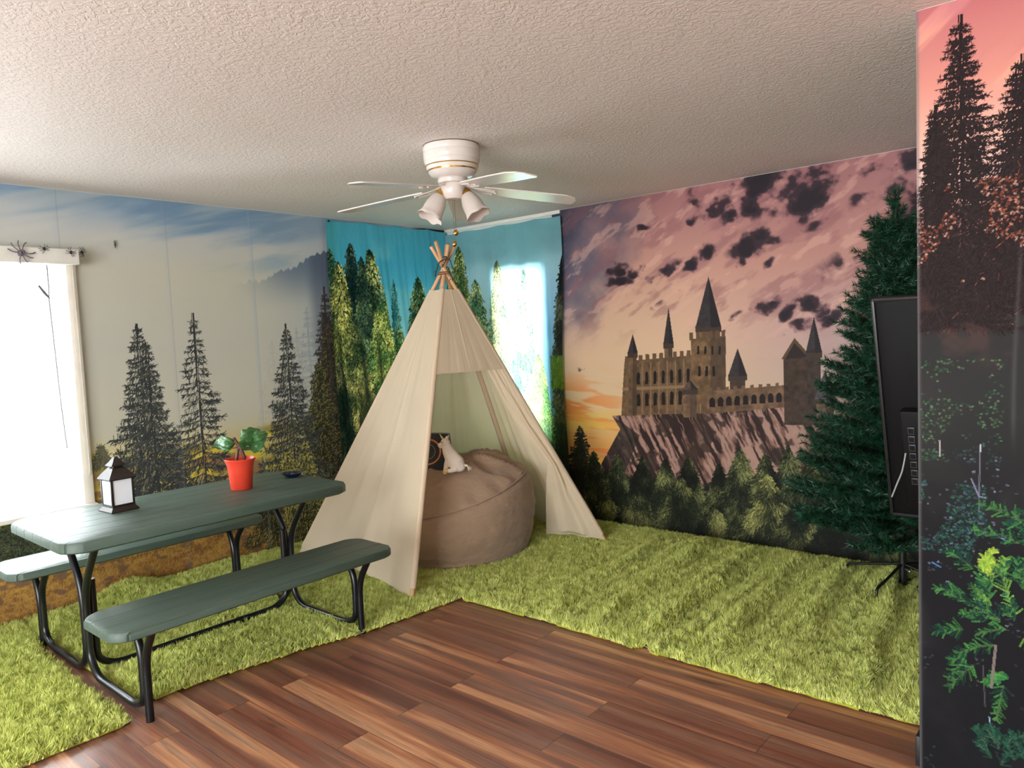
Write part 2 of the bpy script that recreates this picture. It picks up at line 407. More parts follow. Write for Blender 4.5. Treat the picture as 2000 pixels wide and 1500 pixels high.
# ------------------------------------------------------------------ printed pictures (wall murals and cloths)
class Art:
    """a picture in wall metres: u to the right, v up; one colour per grid vertex"""
    def __init__(s, u0, u1, v0, v1, res):
        s.W = int(round((u1-u0)/res))+1; s.H = int(round((v1-v0)/res))+1
        s.u0, s.v0, s.res = u0, v0, res
        s.U, s.V = np.meshgrid(u0+np.arange(s.W)*res, v0+np.arange(s.H)*res)
        s.a = np.zeros((s.H, s.W, 3)); s.rs = np.random.RandomState(3)
    def fill(s, c): s.a[:] = np.array(c)/255.0
    def blend(s, mask, c):
        mask = np.clip(mask, 0, 1)[..., None]; s.a = s.a*(1-mask) + (np.array(c)/255.0)*mask
    def vgrad(s, stops):
        vs = [q[0] for q in stops]; cs = np.array([q[1] for q in stops])/255.0
        for k in range(3): s.a[..., k] = np.interp(s.V, vs, cs[:, k])
    def pts(s, u, v, c, alpha=1.0):
        ix = np.rint((u-s.u0)/s.res).astype(int); iy = np.rint((v-s.v0)/s.res).astype(int)
        ok = (ix >= 0) & (ix < s.W) & (iy >= 0) & (iy < s.H)
        c = np.asarray(c)
        c = c[ok] if c.ndim == 2 else c
        if np.ndim(alpha): alpha = alpha[ok][:, None]
        s.a[iy[ok], ix[ok]] = s.a[iy[ok], ix[ok]]*(1-alpha) + c/255.0*alpha
    def segs(s, x0, y0, x1, y1, col, w=0.0, alpha=1.0):
        x0, y0, x1, y1 = [np.atleast_1d(np.asarray(q, float)) for q in (x0, y0, x1, y1)]
        L = np.hypot(x1-x0, y1-y0); K = int(np.ceil(L.max()/s.res*1.2))+1
        t = np.linspace(0, 1, K)
        n = int(max(1, np.ceil(w/s.res)))
        nx = -(y1-y0)/np.maximum(L, 1e-6); ny = (x1-x0)/np.maximum(L, 1e-6)
        col = np.asarray(col, float)
        if col.ndim == 1: col = np.repeat(col[None], len(x0), 0)
        for o in (np.linspace(-w/2, w/2, n) if n > 1 else [0]):
            u = (x0+nx*o)[:, None] + (x1-x0)[:, None]*t; v = (y0+ny*o)[:, None] + (y1-y0)[:, None]*t
            s.pts(u.ravel(), v.ravel(), np.repeat(col, K, 0), alpha)
    def mask(s, poly):
        poly = np.asarray(poly, float)
        m = np.zeros((s.H, s.W), bool)
        x0, y0 = poly.min(0); x1, y1 = poly.max(0)
        i0 = max(0, int((x0-s.u0)/s.res)); i1 = min(s.W, int((x1-s.u0)/s.res)+2)
        j0 = max(0, int((y0-s.v0)/s.res)); j1 = min(s.H, int((y1-s.v0)/s.res)+2)
        if i1 <= i0 or j1 <= j0: return m
        X = s.U[j0:j1, i0:i1]; Y = s.V[j0:j1, i0:i1]; r = np.zeros(X.shape, bool)
        n = len(poly)
        for k in range(n):
            ax, ay = poly[k]; bx, by = poly[(k+1) % n]
            if ay == by: continue
            c = ((ay > Y) != (by > Y)) & (X < (bx-ax)*(Y-ay)/(by-ay)+ax)
            r ^= c
        m[j0:j1, i0:i1] = r
        return m
    def poly(s, poly, c, alpha=1.0, tex=0.0, ts=30, seed=1):
        m = s.mask(poly)
        if not m.any(): return
        c = np.array(c)/255.0
        if tex:
            n = 1+tex*(fbm(s.U[m]*ts, s.V[m]*ts, seed, 3)-0.5)*2
            s.a[m] = s.a[m]*(1-alpha) + np.clip(c[None]*n[:, None], 0, 1)*alpha
        else: s.a[m] = s.a[m]*(1-alpha) + c*alpha
    def colors(s, gain=1.0): return s2l(np.clip(s.a, 0, 1))*np.array(gain)

def spruce(A, cx, top, base, hw, tiers=34, dark=(38, 40, 40), lit=(70, 74, 60), plit=0.2, seed=1, needle=0.035, droop=0.22, power=0.85, side=0.0, dens=1.0, trunk=0.014, core=None, alpha=1.0):
    """a printed spruce: drooping tiers of branches with hanging needles"""
    rs = np.random.RandomState(seed); hgt = top-base; dark = np.array(dark, float); lit = np.array(lit, float)
    if core is not None:
        tt = np.linspace(0.12, 1, 40); jj = rs.rand(40)
        wd = hw*tt**power*(0.45+0.25*jj)
        L = list(zip(cx-wd, top-tt*hgt)); R = list(zip(cx+wd, top-tt*hgt))
        A.poly(L+R[::-1], core, alpha=0.9*alpha, tex=0.5, ts=40, seed=seed)
    A.segs([cx], [top], [cx+0.01], [base], dark*0.9, trunk, alpha)
    for i in range(tiers):
        t = ((i+0.6*rs.rand())/tiers)
        v0 = top-hgt*(0.03+0.97*t)
        for sd in (-1, 1):
            ln = hw*(t**power)*(0.55+0.6*rs.rand())+0.012
            dr = droop*(0.6+0.8*rs.rand()) - (0.35 if t < 0.12 else 0.0)
            s_ = np.linspace(0, 1, 9)
            bu = cx+sd*ln*s_; bv = v0 - dr*ln*s_*1.5 + dr*ln*0.9*s_**2
            A.segs(bu[:-1], bv[:-1], bu[1:], bv[1:], dark, 0.006 if ln > 0.1 else 0.0, alpha)
            n = int((6+ln/0.0045)*dens)
            q = rs.rand(n)**0.8; u = cx+sd*ln*q; v = v0-dr*ln*q*1.5+dr*ln*0.9*q**2
            nl = needle*(0.4+0.8*rs.rand(n))*(0.45+0.55*t)
            an = np.radians(-90+sd*(20+50*rs.rand(n))*(0.5+q)) 
            flip = rs.rand(n) < 0.25; an = np.where(flip, -an*0.6, an)
            pl = plit*(1+side*sd)
            isl = rs.rand(n) < pl
            c = np.where(isl[:, None], lit[None]*(0.7+0.5*rs.rand(n))[:, None], dark[None]*(0.75+0.6*rs.rand(n))[:, None])
            A.segs(u, v, u+np.cos(an)*nl, v+np.sin(an)*nl, c, 0.0, alpha)

def conifer(A, cx, top, base, hw, dark, mid, lit, n=2600, seed=1, side=0.4, tl=0.03, power=0.8, sharp=6, ang=70, under=0.85, rv=0.75):
    """a dense leafy-lit conifer: jagged dark body and thousands of short tufts, brighter on one side"""
    rs = np.random.RandomState(seed); hgt = top-base
    dark, mid, lit = [np.array(q, float) for q in (dark, mid, lit)]
    tt = np.linspace(0, 1, 60); saw = 0.8+0.2*((tt*sharp*2) % 1.0)
    wd = hw*tt**power*saw*under
    jl = 1+0.25*(rs.rand(60)-0.5); jr = 1+0.25*(rs.rand(60)-0.5)
    A.poly(list(zip(cx-wd*jl, top-tt*hgt)) + list(zip(cx+wd*jr, top-tt*hgt))[::-1], dark, tex=0.5, ts=25, seed=seed)
    t = np.sqrt(rs.rand(n)); x = (rs.rand(n)*2-1)
    t = np.sort(t)[::-1]
    hwid = hw*t**power*(0.8+0.2*((t*sharp*2) % 1.0))
    u = cx+x*hwid; v = top-t*hgt
    b = fbm(u*9, v*7, seed, 3)
    sc = b-0.5 + side*x*0.35 + 0.25*(rs.rand(n)-0.5) 
    shade = np.clip(0.5+sc*1.9, 0, 1)
    c = np.where(shade[:, None] < 0.5, dark+(mid-dark)*shade[:, None]*2, mid+(lit-mid)*(shade[:, None]-0.5)*2)
    c = c*(1-rv*0.5+rv*rs.rand(n))[:, None]
    a = np.radians(-90+np.sign(x)*(10+ang*rs.rand(n)*np.abs(x)**0.5)); l = tl*(0.4+rs.rand(n))*(0.4+0.6*t)
    A.segs(u, v, u+np.cos(a)*l, v+np.sin(a)*l, c, A.res*1.2)

def WL(x, y):
    p = on_plane(x, y, 0, 0.0); return p[1], p[2]
def WR(x, y):
    p = on_plane(x, y, 1, 0.0); return p[0], p[2]
def WS(x, y):
    p = on_plane(x, y, 1, -2.063); return p[0], p[2]

# ---- misty meadow mural on the left wall (u = y)
def paint_meadow():
    A = Art(-4.0, -0.02, 0.0, 2.436, 0.004); U, V = A.U, A.V
    A.vgrad([(0, (120, 92, 52)), (0.26, (150, 112, 60)), (0.5, (120, 118, 60)), (0.72, (186, 168, 84)), (0.86, (196, 184, 140)), (1.0, (188, 184, 168)), (1.5, (184, 182, 172)), (2.0, (190, 188, 174)), (2.2, (186, 188, 186)), (2.43, (140, 164, 190))])
    # blue streaks of sky, coming down to the right
    t = V + 0.16*(-(U+2.2))*0 
    n = fbm((U+0.9*V)*0.9, (V-0.28*U)*5.0, 3, 5)
    m = sst(0.40, 0.64, n+0.50*(V-2.25)-0.10*np.abs(U+1.8)) * sst(1.90, 2.28, V+0.16*(U+2.0))
    A.blend(m*0.9, (112, 142, 170))
    n = fbm(U*0.8+3, (V-0.25*U)*9.0, 11, 4)
    A.blend(sst(0.5, 0.7, n)*sst(2.0, 2.25, V)*0.45, (200, 200, 192))
    A.blend(sst(-1.95, -1.30, U)*sst(1.0, 1.5, V)*0.5, (160, 166, 176))
    # far ridge fading to the left
    ridge = np.interp(U, [-2.1, -1.85, -1.72, -1.6, -1.5, -1.42, -1.2, 0], [1.90, 1.93, 2.0, 2.03, 2.07, 2.13, 2.2, 2.3])
    teeth = 0.035*np.abs((fbm(U*22, U*0, 5, 3)-0.5)*2)**0.7 + 0.03*np.abs(((U*19) % 1.0)-0.5)
    msk = sst(0.0, 0.012, ridge+teeth-V)
    fade = sst(1.70, 2.10, V)*sst(-2.15, -1.55, U)
    A.blend(msk*fade*0.85, (92, 108, 130))
    A.blend(sst(-1.5, -1.38, U)*sst(1.2, 1.5, V)*msk*0.5, (66, 74, 96))
    # faded trees in the mist
    for k, (px, py, hh, al, cc) in enumerate([(598, 600, 1.1, 0.30, (120, 126, 140)), (578, 640, 1.0, 0.2, (130, 134, 144)), (530, 665, .7, 0.10, (150, 150, 156))]):
        u, v = WL(px, py); spruce(A, u, v, v-hh, 0.18, 30, dark=cc, lit=cc, seed=40+k, alpha=al, dens=1.5)
    # meadow: warm bands
    n = fbm(U*2.5, V*11, 21, 5)
    hz = 0.92+0.03*np.sin(U*3)
    below = sst(0.0, 0.05, hz-V)
    A.blend(below*sst(0.45, 0.62, n)*0.8, (214, 190, 66))
    A.blend(below*sst(0.52, 0.66, fbm(U*5, V*16, 27, 4))*0.7, (122, 112, 62))
    A.blend(sst(0.80, 0.74, V)*sst(0.5, 0.62, fbm(U*4+7, V*9, 33, 4))*0.8, (128, 96, 84))
    low = sst(0.50, 0.36, V+0.03*np.sin(U*5))
    n = fbm(U*6, (V-0.12*U)*16, 41, 5); g = fbm(U*40, V*60, 44, 2)
    A.blend(low, (156, 116, 58))
    A.blend(low*sst(0.42, 0.6, n)*0.9, (178, 142, 72))
    A.blend(low*sst(0.50, 0.66, fbm(U*9+3, (V-0.1*U)*22, 47, 4))*0.6, (100, 70, 42))
    rs = np.random.RandomState(18); k = 26000; u = -4.0+3.2*rs.rand(k); v = 0.45*rs.rand(k)
    A.segs(u, v, u+0.012*(rs.rand(k)-.4), v+0.016*rs.rand(k), np.array([[196, 152, 76], [120, 84, 46], [214, 176, 104], [96, 76, 40], [150, 120, 50]])[rs.randint(0, 5, k)], 0, 0.55)
    A.blend(low*sst(0.5, 0.75, g)*0.5, (206, 164, 84))
    A.blend(low*sst(0.56, 0.66, fbm(U*12, V*18, 52, 4))*0.8, (108, 86, 78))
    A.blend(sst(0.30, 0.12, V)*0.25, (112, 70, 42))
    # dark bush low on the left, behind the benches
    n = fbm(U*5, V*5, 61, 4)
    bush = sst(0.0, 0.10, 0.62-0.18*np.abs(U+3.45)**1.5-V+0.15*(n-0.5)) * sst(0.0, 0.08, V-0.26-0.10*(U+3.6)) * sst(-2.75, -2.95, U)
    A.blend(bush*0.95, (38, 42, 38))
    rs = np.random.RandomState(8); k = 5000
    u = -3.9+1.1*rs.rand(k); v = 0.28+0.36*rs.rand(k); iy = np.clip(((v-A.v0)/A.res).astype(int), 0, A.H-1); ix = np.clip(((u-A.u0)/A.res).astype(int), 0, A.W-1)
    s = bush[iy, ix] > 0.5; u, v = u[s], v[s]; a = rs.rand(len(u))*6.3
    A.segs(u, v, u+0.016*np.cos(a), v+0.016*np.sin(a), (np.array([66, 74, 54])*(0.5+0.9*rs.rand(len(u), 1))), 0)
    # right hand dark wood
    n = fbm(U*6, V*4, 71, 4)
    A.blend(sst(-1.42, -1.22, U+0.12*(n-0.5)+0.06*(1.0-V))*sst(1.75, 1.55, V+0.9*(-1.2-U))*0.97, (40, 40, 36))
    for k, (px, py, hw, d, l, pl) in enumerate([(632, 560, .30, (52, 48, 50), (84, 80, 70), .15), (640, 620, .34, (44, 42, 38), (110, 98, 52), .28), (622, 700, .30, (40, 40, 34), (122, 112, 60), .35)]):
        u, v = WL(px, py); spruce(A, u, v, 0.25, hw, 60, dark=d, lit=l, plit=pl, seed=70+k, dens=1.8, core=(42, 42, 36))
    # the three main spruces
    for k, (px, py, bx, by, hw, ti) in enumerate([(270, 632, 290, 990, .29, 38), (292, 668, 302, 990, .25, 32), (384, 612, 394, 975, .27, 32), (565, 632, 572, 990, .36, 42)]):
        u, v = WL(px, py); u2, v2 = WL(bx, by)
        spruce(A, (u+u2)/2, v, v2-0.05, hw, ti, dark=(54, 57, 58), lit=(120, 120, 100), plit=0.14, seed=11+k, dens=(1.7, 1.4, 1.1, 1.9)[k], power=1.0, needle=0.05, droop=0.30, core=None)
    # sunlit young firs at the right foot
    for k, (px, py, hh, hw) in enumerate([(560, 880, .35, .16), (595, 862, .4, .14), (530, 905, .3, .14), (570, 960, .3, .16), (610, 930, .45, .16)]):
        u, v = WL(px, py); spruce(A, u, v, v-hh, hw, 14, dark=(66, 70, 44), lit=(178, 166, 90), plit=0.55, seed=90+k, dens=1.2, needle=0.04)
    for k, (px, py) in enumerate([(520, 1000), (540, 1040), (600, 1010), (570, 1060)]):
        u, v = WL(px, py); spruce(A, u, v+0.1, v-0.2, .16, 12, dark=(44, 46, 34), lit=(120, 112, 60), plit=0.3, seed=99+k, dens=1.3, needle=0.04)
    u, v = WL(197, 880)
    spruce(A, u, v+0.03, v-0.10, 0.04, 8, dark=(84, 82, 66), lit=(90, 88, 70), seed=5, dens=2, core=(84, 82, 66))
    # seams of the paper strips
    for us in (-3.12, -2.50, -1.905, -1.30):
        A.blend(np.exp(-((U-us)/0.0035)**2)*0.30, (120, 128, 140))
        A.blend(np.exp(-((U-us+0.012)/0.010)**2)*0.10*(2.5 if us == -1.905 else 1), (150, 165, 190))
    return A

# ---- sunset castle mural on the right wall (u = x): a plain made-up castle on a crag
def paint_castle():
    A = Art(1.20, 4.60, 0.0, 2.436, 0.0036); U, V = A.U, A.V
    A.vgrad([(0.4, (236, 160, 90)), (0.62, (232, 168, 92)), (0.80, (232, 196, 140)), (1.05, (226, 194, 160)), (1.45, (222, 176, 160)), (1.9, (206, 150, 140)), (2.43, (176, 122, 124))])
    R = np.hypot((U-1.95)/0.9, (V-1.35)/0.55)
    A.blend(np.exp(-R**2)*0.6, (246, 214, 172))
    A.blend(sst(2.3, 3.6, U)*sst(2.0, 1.2, V)*0.55, (176, 158, 176))
    # warm bars near the sunset
    n = fbm(U*3, V*22+U*2, 3, 4)
    A.blend(sst(0.5, 0.66, n)*sst(1.25, 0.9, V)*sst(2.1, 1.4, U)*0.85, (236, 136, 70))
    A.blend(sst(0.52, 0.7, fbm(U*2.2+4, V*18, 6, 4))*sst(1.0, 0.7, V)*sst(2.2, 1.5, U)*0.8, (246, 196, 84))
    # slate blue upper left
    n = fbm(U*3.2, V*3.2, 13, 5)
    m = sst(0.45, 1.05, (1.95-U)*0.95+(V-1.35)*0.75+(n-0.5)*0.9)*sst(1.25, 1.65, V+0.1*(n-.5))
    A.blend(m*0.92, (104, 98, 116))
    A.blend(sst(0.8, 1.35, (1.75-U)*1.1+(V-1.45)*1.0+(n-0.5)*0.8)*0.85, (60, 62, 84))
    # wispy rose clouds
    ax = U*0.86+V*0.5; ay = -U*0.5+V*0.86
    n = fbm(ax*5, ay*14, 31, 5)
    A.blend(sst(0.50, 0.70, n)*sst(1.3, 1.7, V)*0.45, (150, 100, 106))
    A.blend(sst(0.56, 0.72, fbm(ax*7+3, ay*18, 37, 5))*sst(1.2, 1.6, V)*0.45, (240, 190, 172))
    # dark cloud patches at their places
    wob = fbm(U*7, V*9, 51, 5); wob2 = fbm(U*16+3, V*18, 57, 4)
    blobs = [(1480, 368, 90, 52, 1.1), (1580, 368, 70, 58, 1.15), (1470, 470, 55, 30, .95), (1360, 385, 28, 34, .9), (1345, 428, 22, 20, .9), (1395, 400, 30, 22, .8), (1430, 405, 34, 26, .9),
             (1770, 330, 70, 56, 1.1), (1830, 360, 80, 70, 1.1), (1690, 330, 50, 22, .6), (1205, 520, 22, 14, .9), (1245, 522, 22, 15, .95), (1268, 540, 18, 16, .9), (1300, 522, 22, 17, .95), (1340, 516, 22, 14, .95),
             (1378, 492, 15, 18, .9), (1205, 552, 32, 20, .7), (1445, 512, 14, 20, .85), (1500, 515, 16, 8, .5), (1492, 590, 34, 16, .9), (1545, 608, 30, 18, .95), (1585, 600, 34, 24, 1.0), (1620, 622, 28, 18, .9),
             (1565, 640, 50, 16, .7), (1255, 450, 20, 8, .6), (1175, 455, 10, 8, .6), (1690, 385, 40, 16, .5), (1600, 440, 34, 20, .4), (1605, 470, 24, 10, .4), (1640, 520, 70, 30, .35), (1430, 620, 30, 12, .4), (1290, 600, 24, 10, .35)]
    tot = np.zeros(U.shape)
    UU = U+0.13*(fbm(U*6+5, V*7, 81, 4)-0.5); VV = V+0.13*(fbm(U*6, V*7+5, 85, 4)-0.5)
    for (x, y, rx, ry, s) in blobs:
        u, v = WR(x, y); u1, _ = WR(x+rx, y); _, v1 = WR(x, y-ry)
        r = np.hypot((UU-u)/(u1-u), ((VV-v)-0.25*(UU-u))/(v1-v))
        tot = np.maximum(tot, s*(1.25-r))
    dens = tot + (wob-0.5)*2.1 + (wob2-0.5)*1.1
    A.blend(sst(0.25, 0.60, dens)*sst(0.0, 0.3, tot)*0.6, (124, 84, 92))
    A.blend(sst(0.48, 0.80, dens)*0.94*sst(0.1, 0.4, tot), (62, 48, 56))
    A.blend(sst(0.85, 1.2, dens)*0.7, (40, 34, 42))
        # crag
    q = lambda L: [WR(x, y) for x, y in L]
    crag = q([(1196, 812), (1540, 792), (1600, 815), (1640, 850), (1660, 1000), (1150, 1010), (1175, 905), (1212, 838)])
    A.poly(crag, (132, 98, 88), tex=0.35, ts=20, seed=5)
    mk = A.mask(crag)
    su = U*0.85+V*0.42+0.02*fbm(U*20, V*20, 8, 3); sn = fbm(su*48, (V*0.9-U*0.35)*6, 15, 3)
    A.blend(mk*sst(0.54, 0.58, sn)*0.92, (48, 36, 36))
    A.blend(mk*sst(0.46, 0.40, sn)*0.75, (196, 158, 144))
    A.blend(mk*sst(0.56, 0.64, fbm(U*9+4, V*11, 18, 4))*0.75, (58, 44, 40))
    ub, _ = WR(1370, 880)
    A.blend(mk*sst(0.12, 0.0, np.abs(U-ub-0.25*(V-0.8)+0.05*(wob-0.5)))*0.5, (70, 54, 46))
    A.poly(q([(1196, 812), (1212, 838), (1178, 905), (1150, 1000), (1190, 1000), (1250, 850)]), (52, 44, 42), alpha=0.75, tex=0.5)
    # the plain castle: a battlemented hall, a round keep with a pointed roof, a bridge wall, a gatehouse
    st = (112, 88, 66); sd = (74, 60, 52); rf = (60, 54, 56)
    A.poly(q([(1220, 706), (1390, 690), (1392, 806), (1214, 812)]), st, tex=0.3, ts=30, seed=3)
    for i in range(13):
        x = 1221+i*13.4; A.poly(q([(x, 696-0.1*(x-1220)), (x+7.5, 696-0.1*(x-1220)), (x+7.5, 708-0.1*(x-1220)), (x, 708-0.1*(x-1220))]), st)
    for i in range(10):
        x = 1228+i*16.2
        for (ya, yb, ww) in ((728, 752, 6), (770, 794, 7)):
            A.poly(q([(x, ya+4-0.08*(x-1220)), (x+ww/2, ya-0.08*(x-1220)), (x+ww, ya+4-0.08*(x-1220)), (x+ww, yb-0.04*(x-1220)), (x, yb-0.04*(x-1220))]), (40, 32, 30))
        A.poly(q([(x+9.5, 712-0.1*(x-1220)), (x+12, 712-0.1*(x-1220)), (x+12, 808), (x+9.5, 808)]), (146, 118, 90))
    A.poly(q([(1216, 757), (1391, 750), (1391, 756), (1216, 763)]), (150, 120, 90))
    def tower(x, w, ytop, ybase, yroof, c=st, roof=rf, crown=1.25):
        A.poly(q([(x-w/2, ytop), (x+w/2, ytop-1), (x+w/2, ybase), (x-w/2, ybase)]), c, tex=0.3, ts=30, seed=int(x))
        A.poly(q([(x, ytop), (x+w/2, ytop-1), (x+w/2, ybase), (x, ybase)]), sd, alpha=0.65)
        if crown: A.poly(q([(x-w/2*crown, ytop-3), (x+w/2*crown, ytop-4), (x+w/2*crown, ytop+8), (x-w/2*crown, ytop+9)]), sd)
        A.poly(q([(x-w/2*crown, ytop), (x, yroof), (x+w/2*crown, ytop-2)]), roof, tex=0.2, ts=40)
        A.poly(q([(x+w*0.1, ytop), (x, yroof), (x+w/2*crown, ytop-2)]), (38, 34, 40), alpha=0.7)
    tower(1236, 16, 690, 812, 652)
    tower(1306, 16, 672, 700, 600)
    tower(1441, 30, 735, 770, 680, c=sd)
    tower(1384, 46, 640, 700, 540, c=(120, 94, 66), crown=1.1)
    A.poly(q([(1350, 662), (1418, 656), (1418, 786), (1350, 790)]), (118, 92, 66), tex=0.3, ts=30, seed=9)
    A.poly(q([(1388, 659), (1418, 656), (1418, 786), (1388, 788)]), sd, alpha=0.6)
    for i in range(6): A.poly(q([(1347+i*12.6, 650-i), (1354+i*12.6, 649-i), (1354+i*12.6, 664-i), (1347+i*12.6, 665-i)]), (104, 82, 62))
    for i in range(4): A.poly(q([(1362+i*14, 676), (1366+i*14, 676), (1366+i*14, 692), (1362+i*14, 692)]), (34, 28, 28))
    for i in range(3): A.poly(q([(1364+i*14, 715), (1369+i*14, 715), (1369+i*14, 735), (1364+i*14, 735)]), (34, 28, 28))
    A.poly(q([(1380, 764), (1534, 752), (1536, 795), (1380, 808)]), (118, 92, 72), tex=0.3, ts=30)
    for i in range(9):
        x = 1386+i*16.3; y = 776-0.075*(x-1386)
        A.poly(q([(x, y+6), (x+2, y+2), (x+5.5, y), (x+9, y+2), (x+11, y+6), (x+11, y+19), (x, y+19)]), (38, 30, 30))
        A.poly(q([(x-2, y-18), (x+5, y-18.5), (x+5, y-12), (x-2, y-11.5)]), (118, 92, 72))
    tower(1348, 26, 762, 815, 742, c=(124, 98, 78), roof=(92, 76, 68), crown=1.2)
    A.poly(q([(1530, 700), (1580, 696), (1582, 830), (1532, 830)]), (70, 56, 48), tex=0.3)
    A.poly(q([(1526, 702), (1552, 660), (1584, 696)]), (96, 76, 54)); A.poly(q([(1533, 702), (1552, 670), (1578, 697)]), (52, 42, 42))
    tower(1590, 26, 690, 830, 618, c=(66, 54, 50)); tower(1612, 34, 780, 860, 722, c=(110, 92, 76), roof=(86, 80, 86))
    # conifers at the foot, back row then front row
    d, m_, l = (14, 17, 13), (36, 42, 27), (112, 116, 72)
    spruce(A, *WR(1133, 832), 0.2, 0.20, 34, dark=(34, 38, 34), lit=(60, 64, 50), seed=3, dens=1.8, core=(34, 38, 34))
    A.blend(sst(0.0, 0.05, 0.44+0.05*(wob-.5)-0.03*(U-1.3)-V)*0.97, (28, 30, 24))
    for k, (x, y, hw) in enumerate([(1108, 900, .18), (1160, 880, .2), (1205, 885, .2), (1255, 890, .2), (1300, 895, .2), (1345, 890, .22), (1405, 905, .18), (1445, 872, .24), (1495, 880, .2), (1540, 868, .24), (1590, 862, .24), (1640, 850, .26), (1700, 850, .26), (1770, 850, .3)]):
        u, v = WR(x, y); conifer(A, u, v, 0.0, hw, d, m_, l, n=4200, seed=100+k, side=0.35 if k % 2 else -0.1, tl=0.04, sharp=7)
    for k, (x, y, hw) in enumerate([(1130, 960, .2), (1185, 965, .2), (1240, 950, .22), (1330, 930, .26), (1395, 985, .18), (1440, 1010, .14), (1500, 925, .28), (1560, 980, .24), (1640, 990, .26), (1710, 1020, .3)]):
        u, v = WR(x, y); conifer(A, u, v, -0.05, hw, d, m_, (136, 136, 80), n=3600, seed=200+k, side=0.25, tl=0.05, sharp=5)
    A.blend(sst(0.14, 0.0, V)*0.6, (16, 16, 12))
    return A

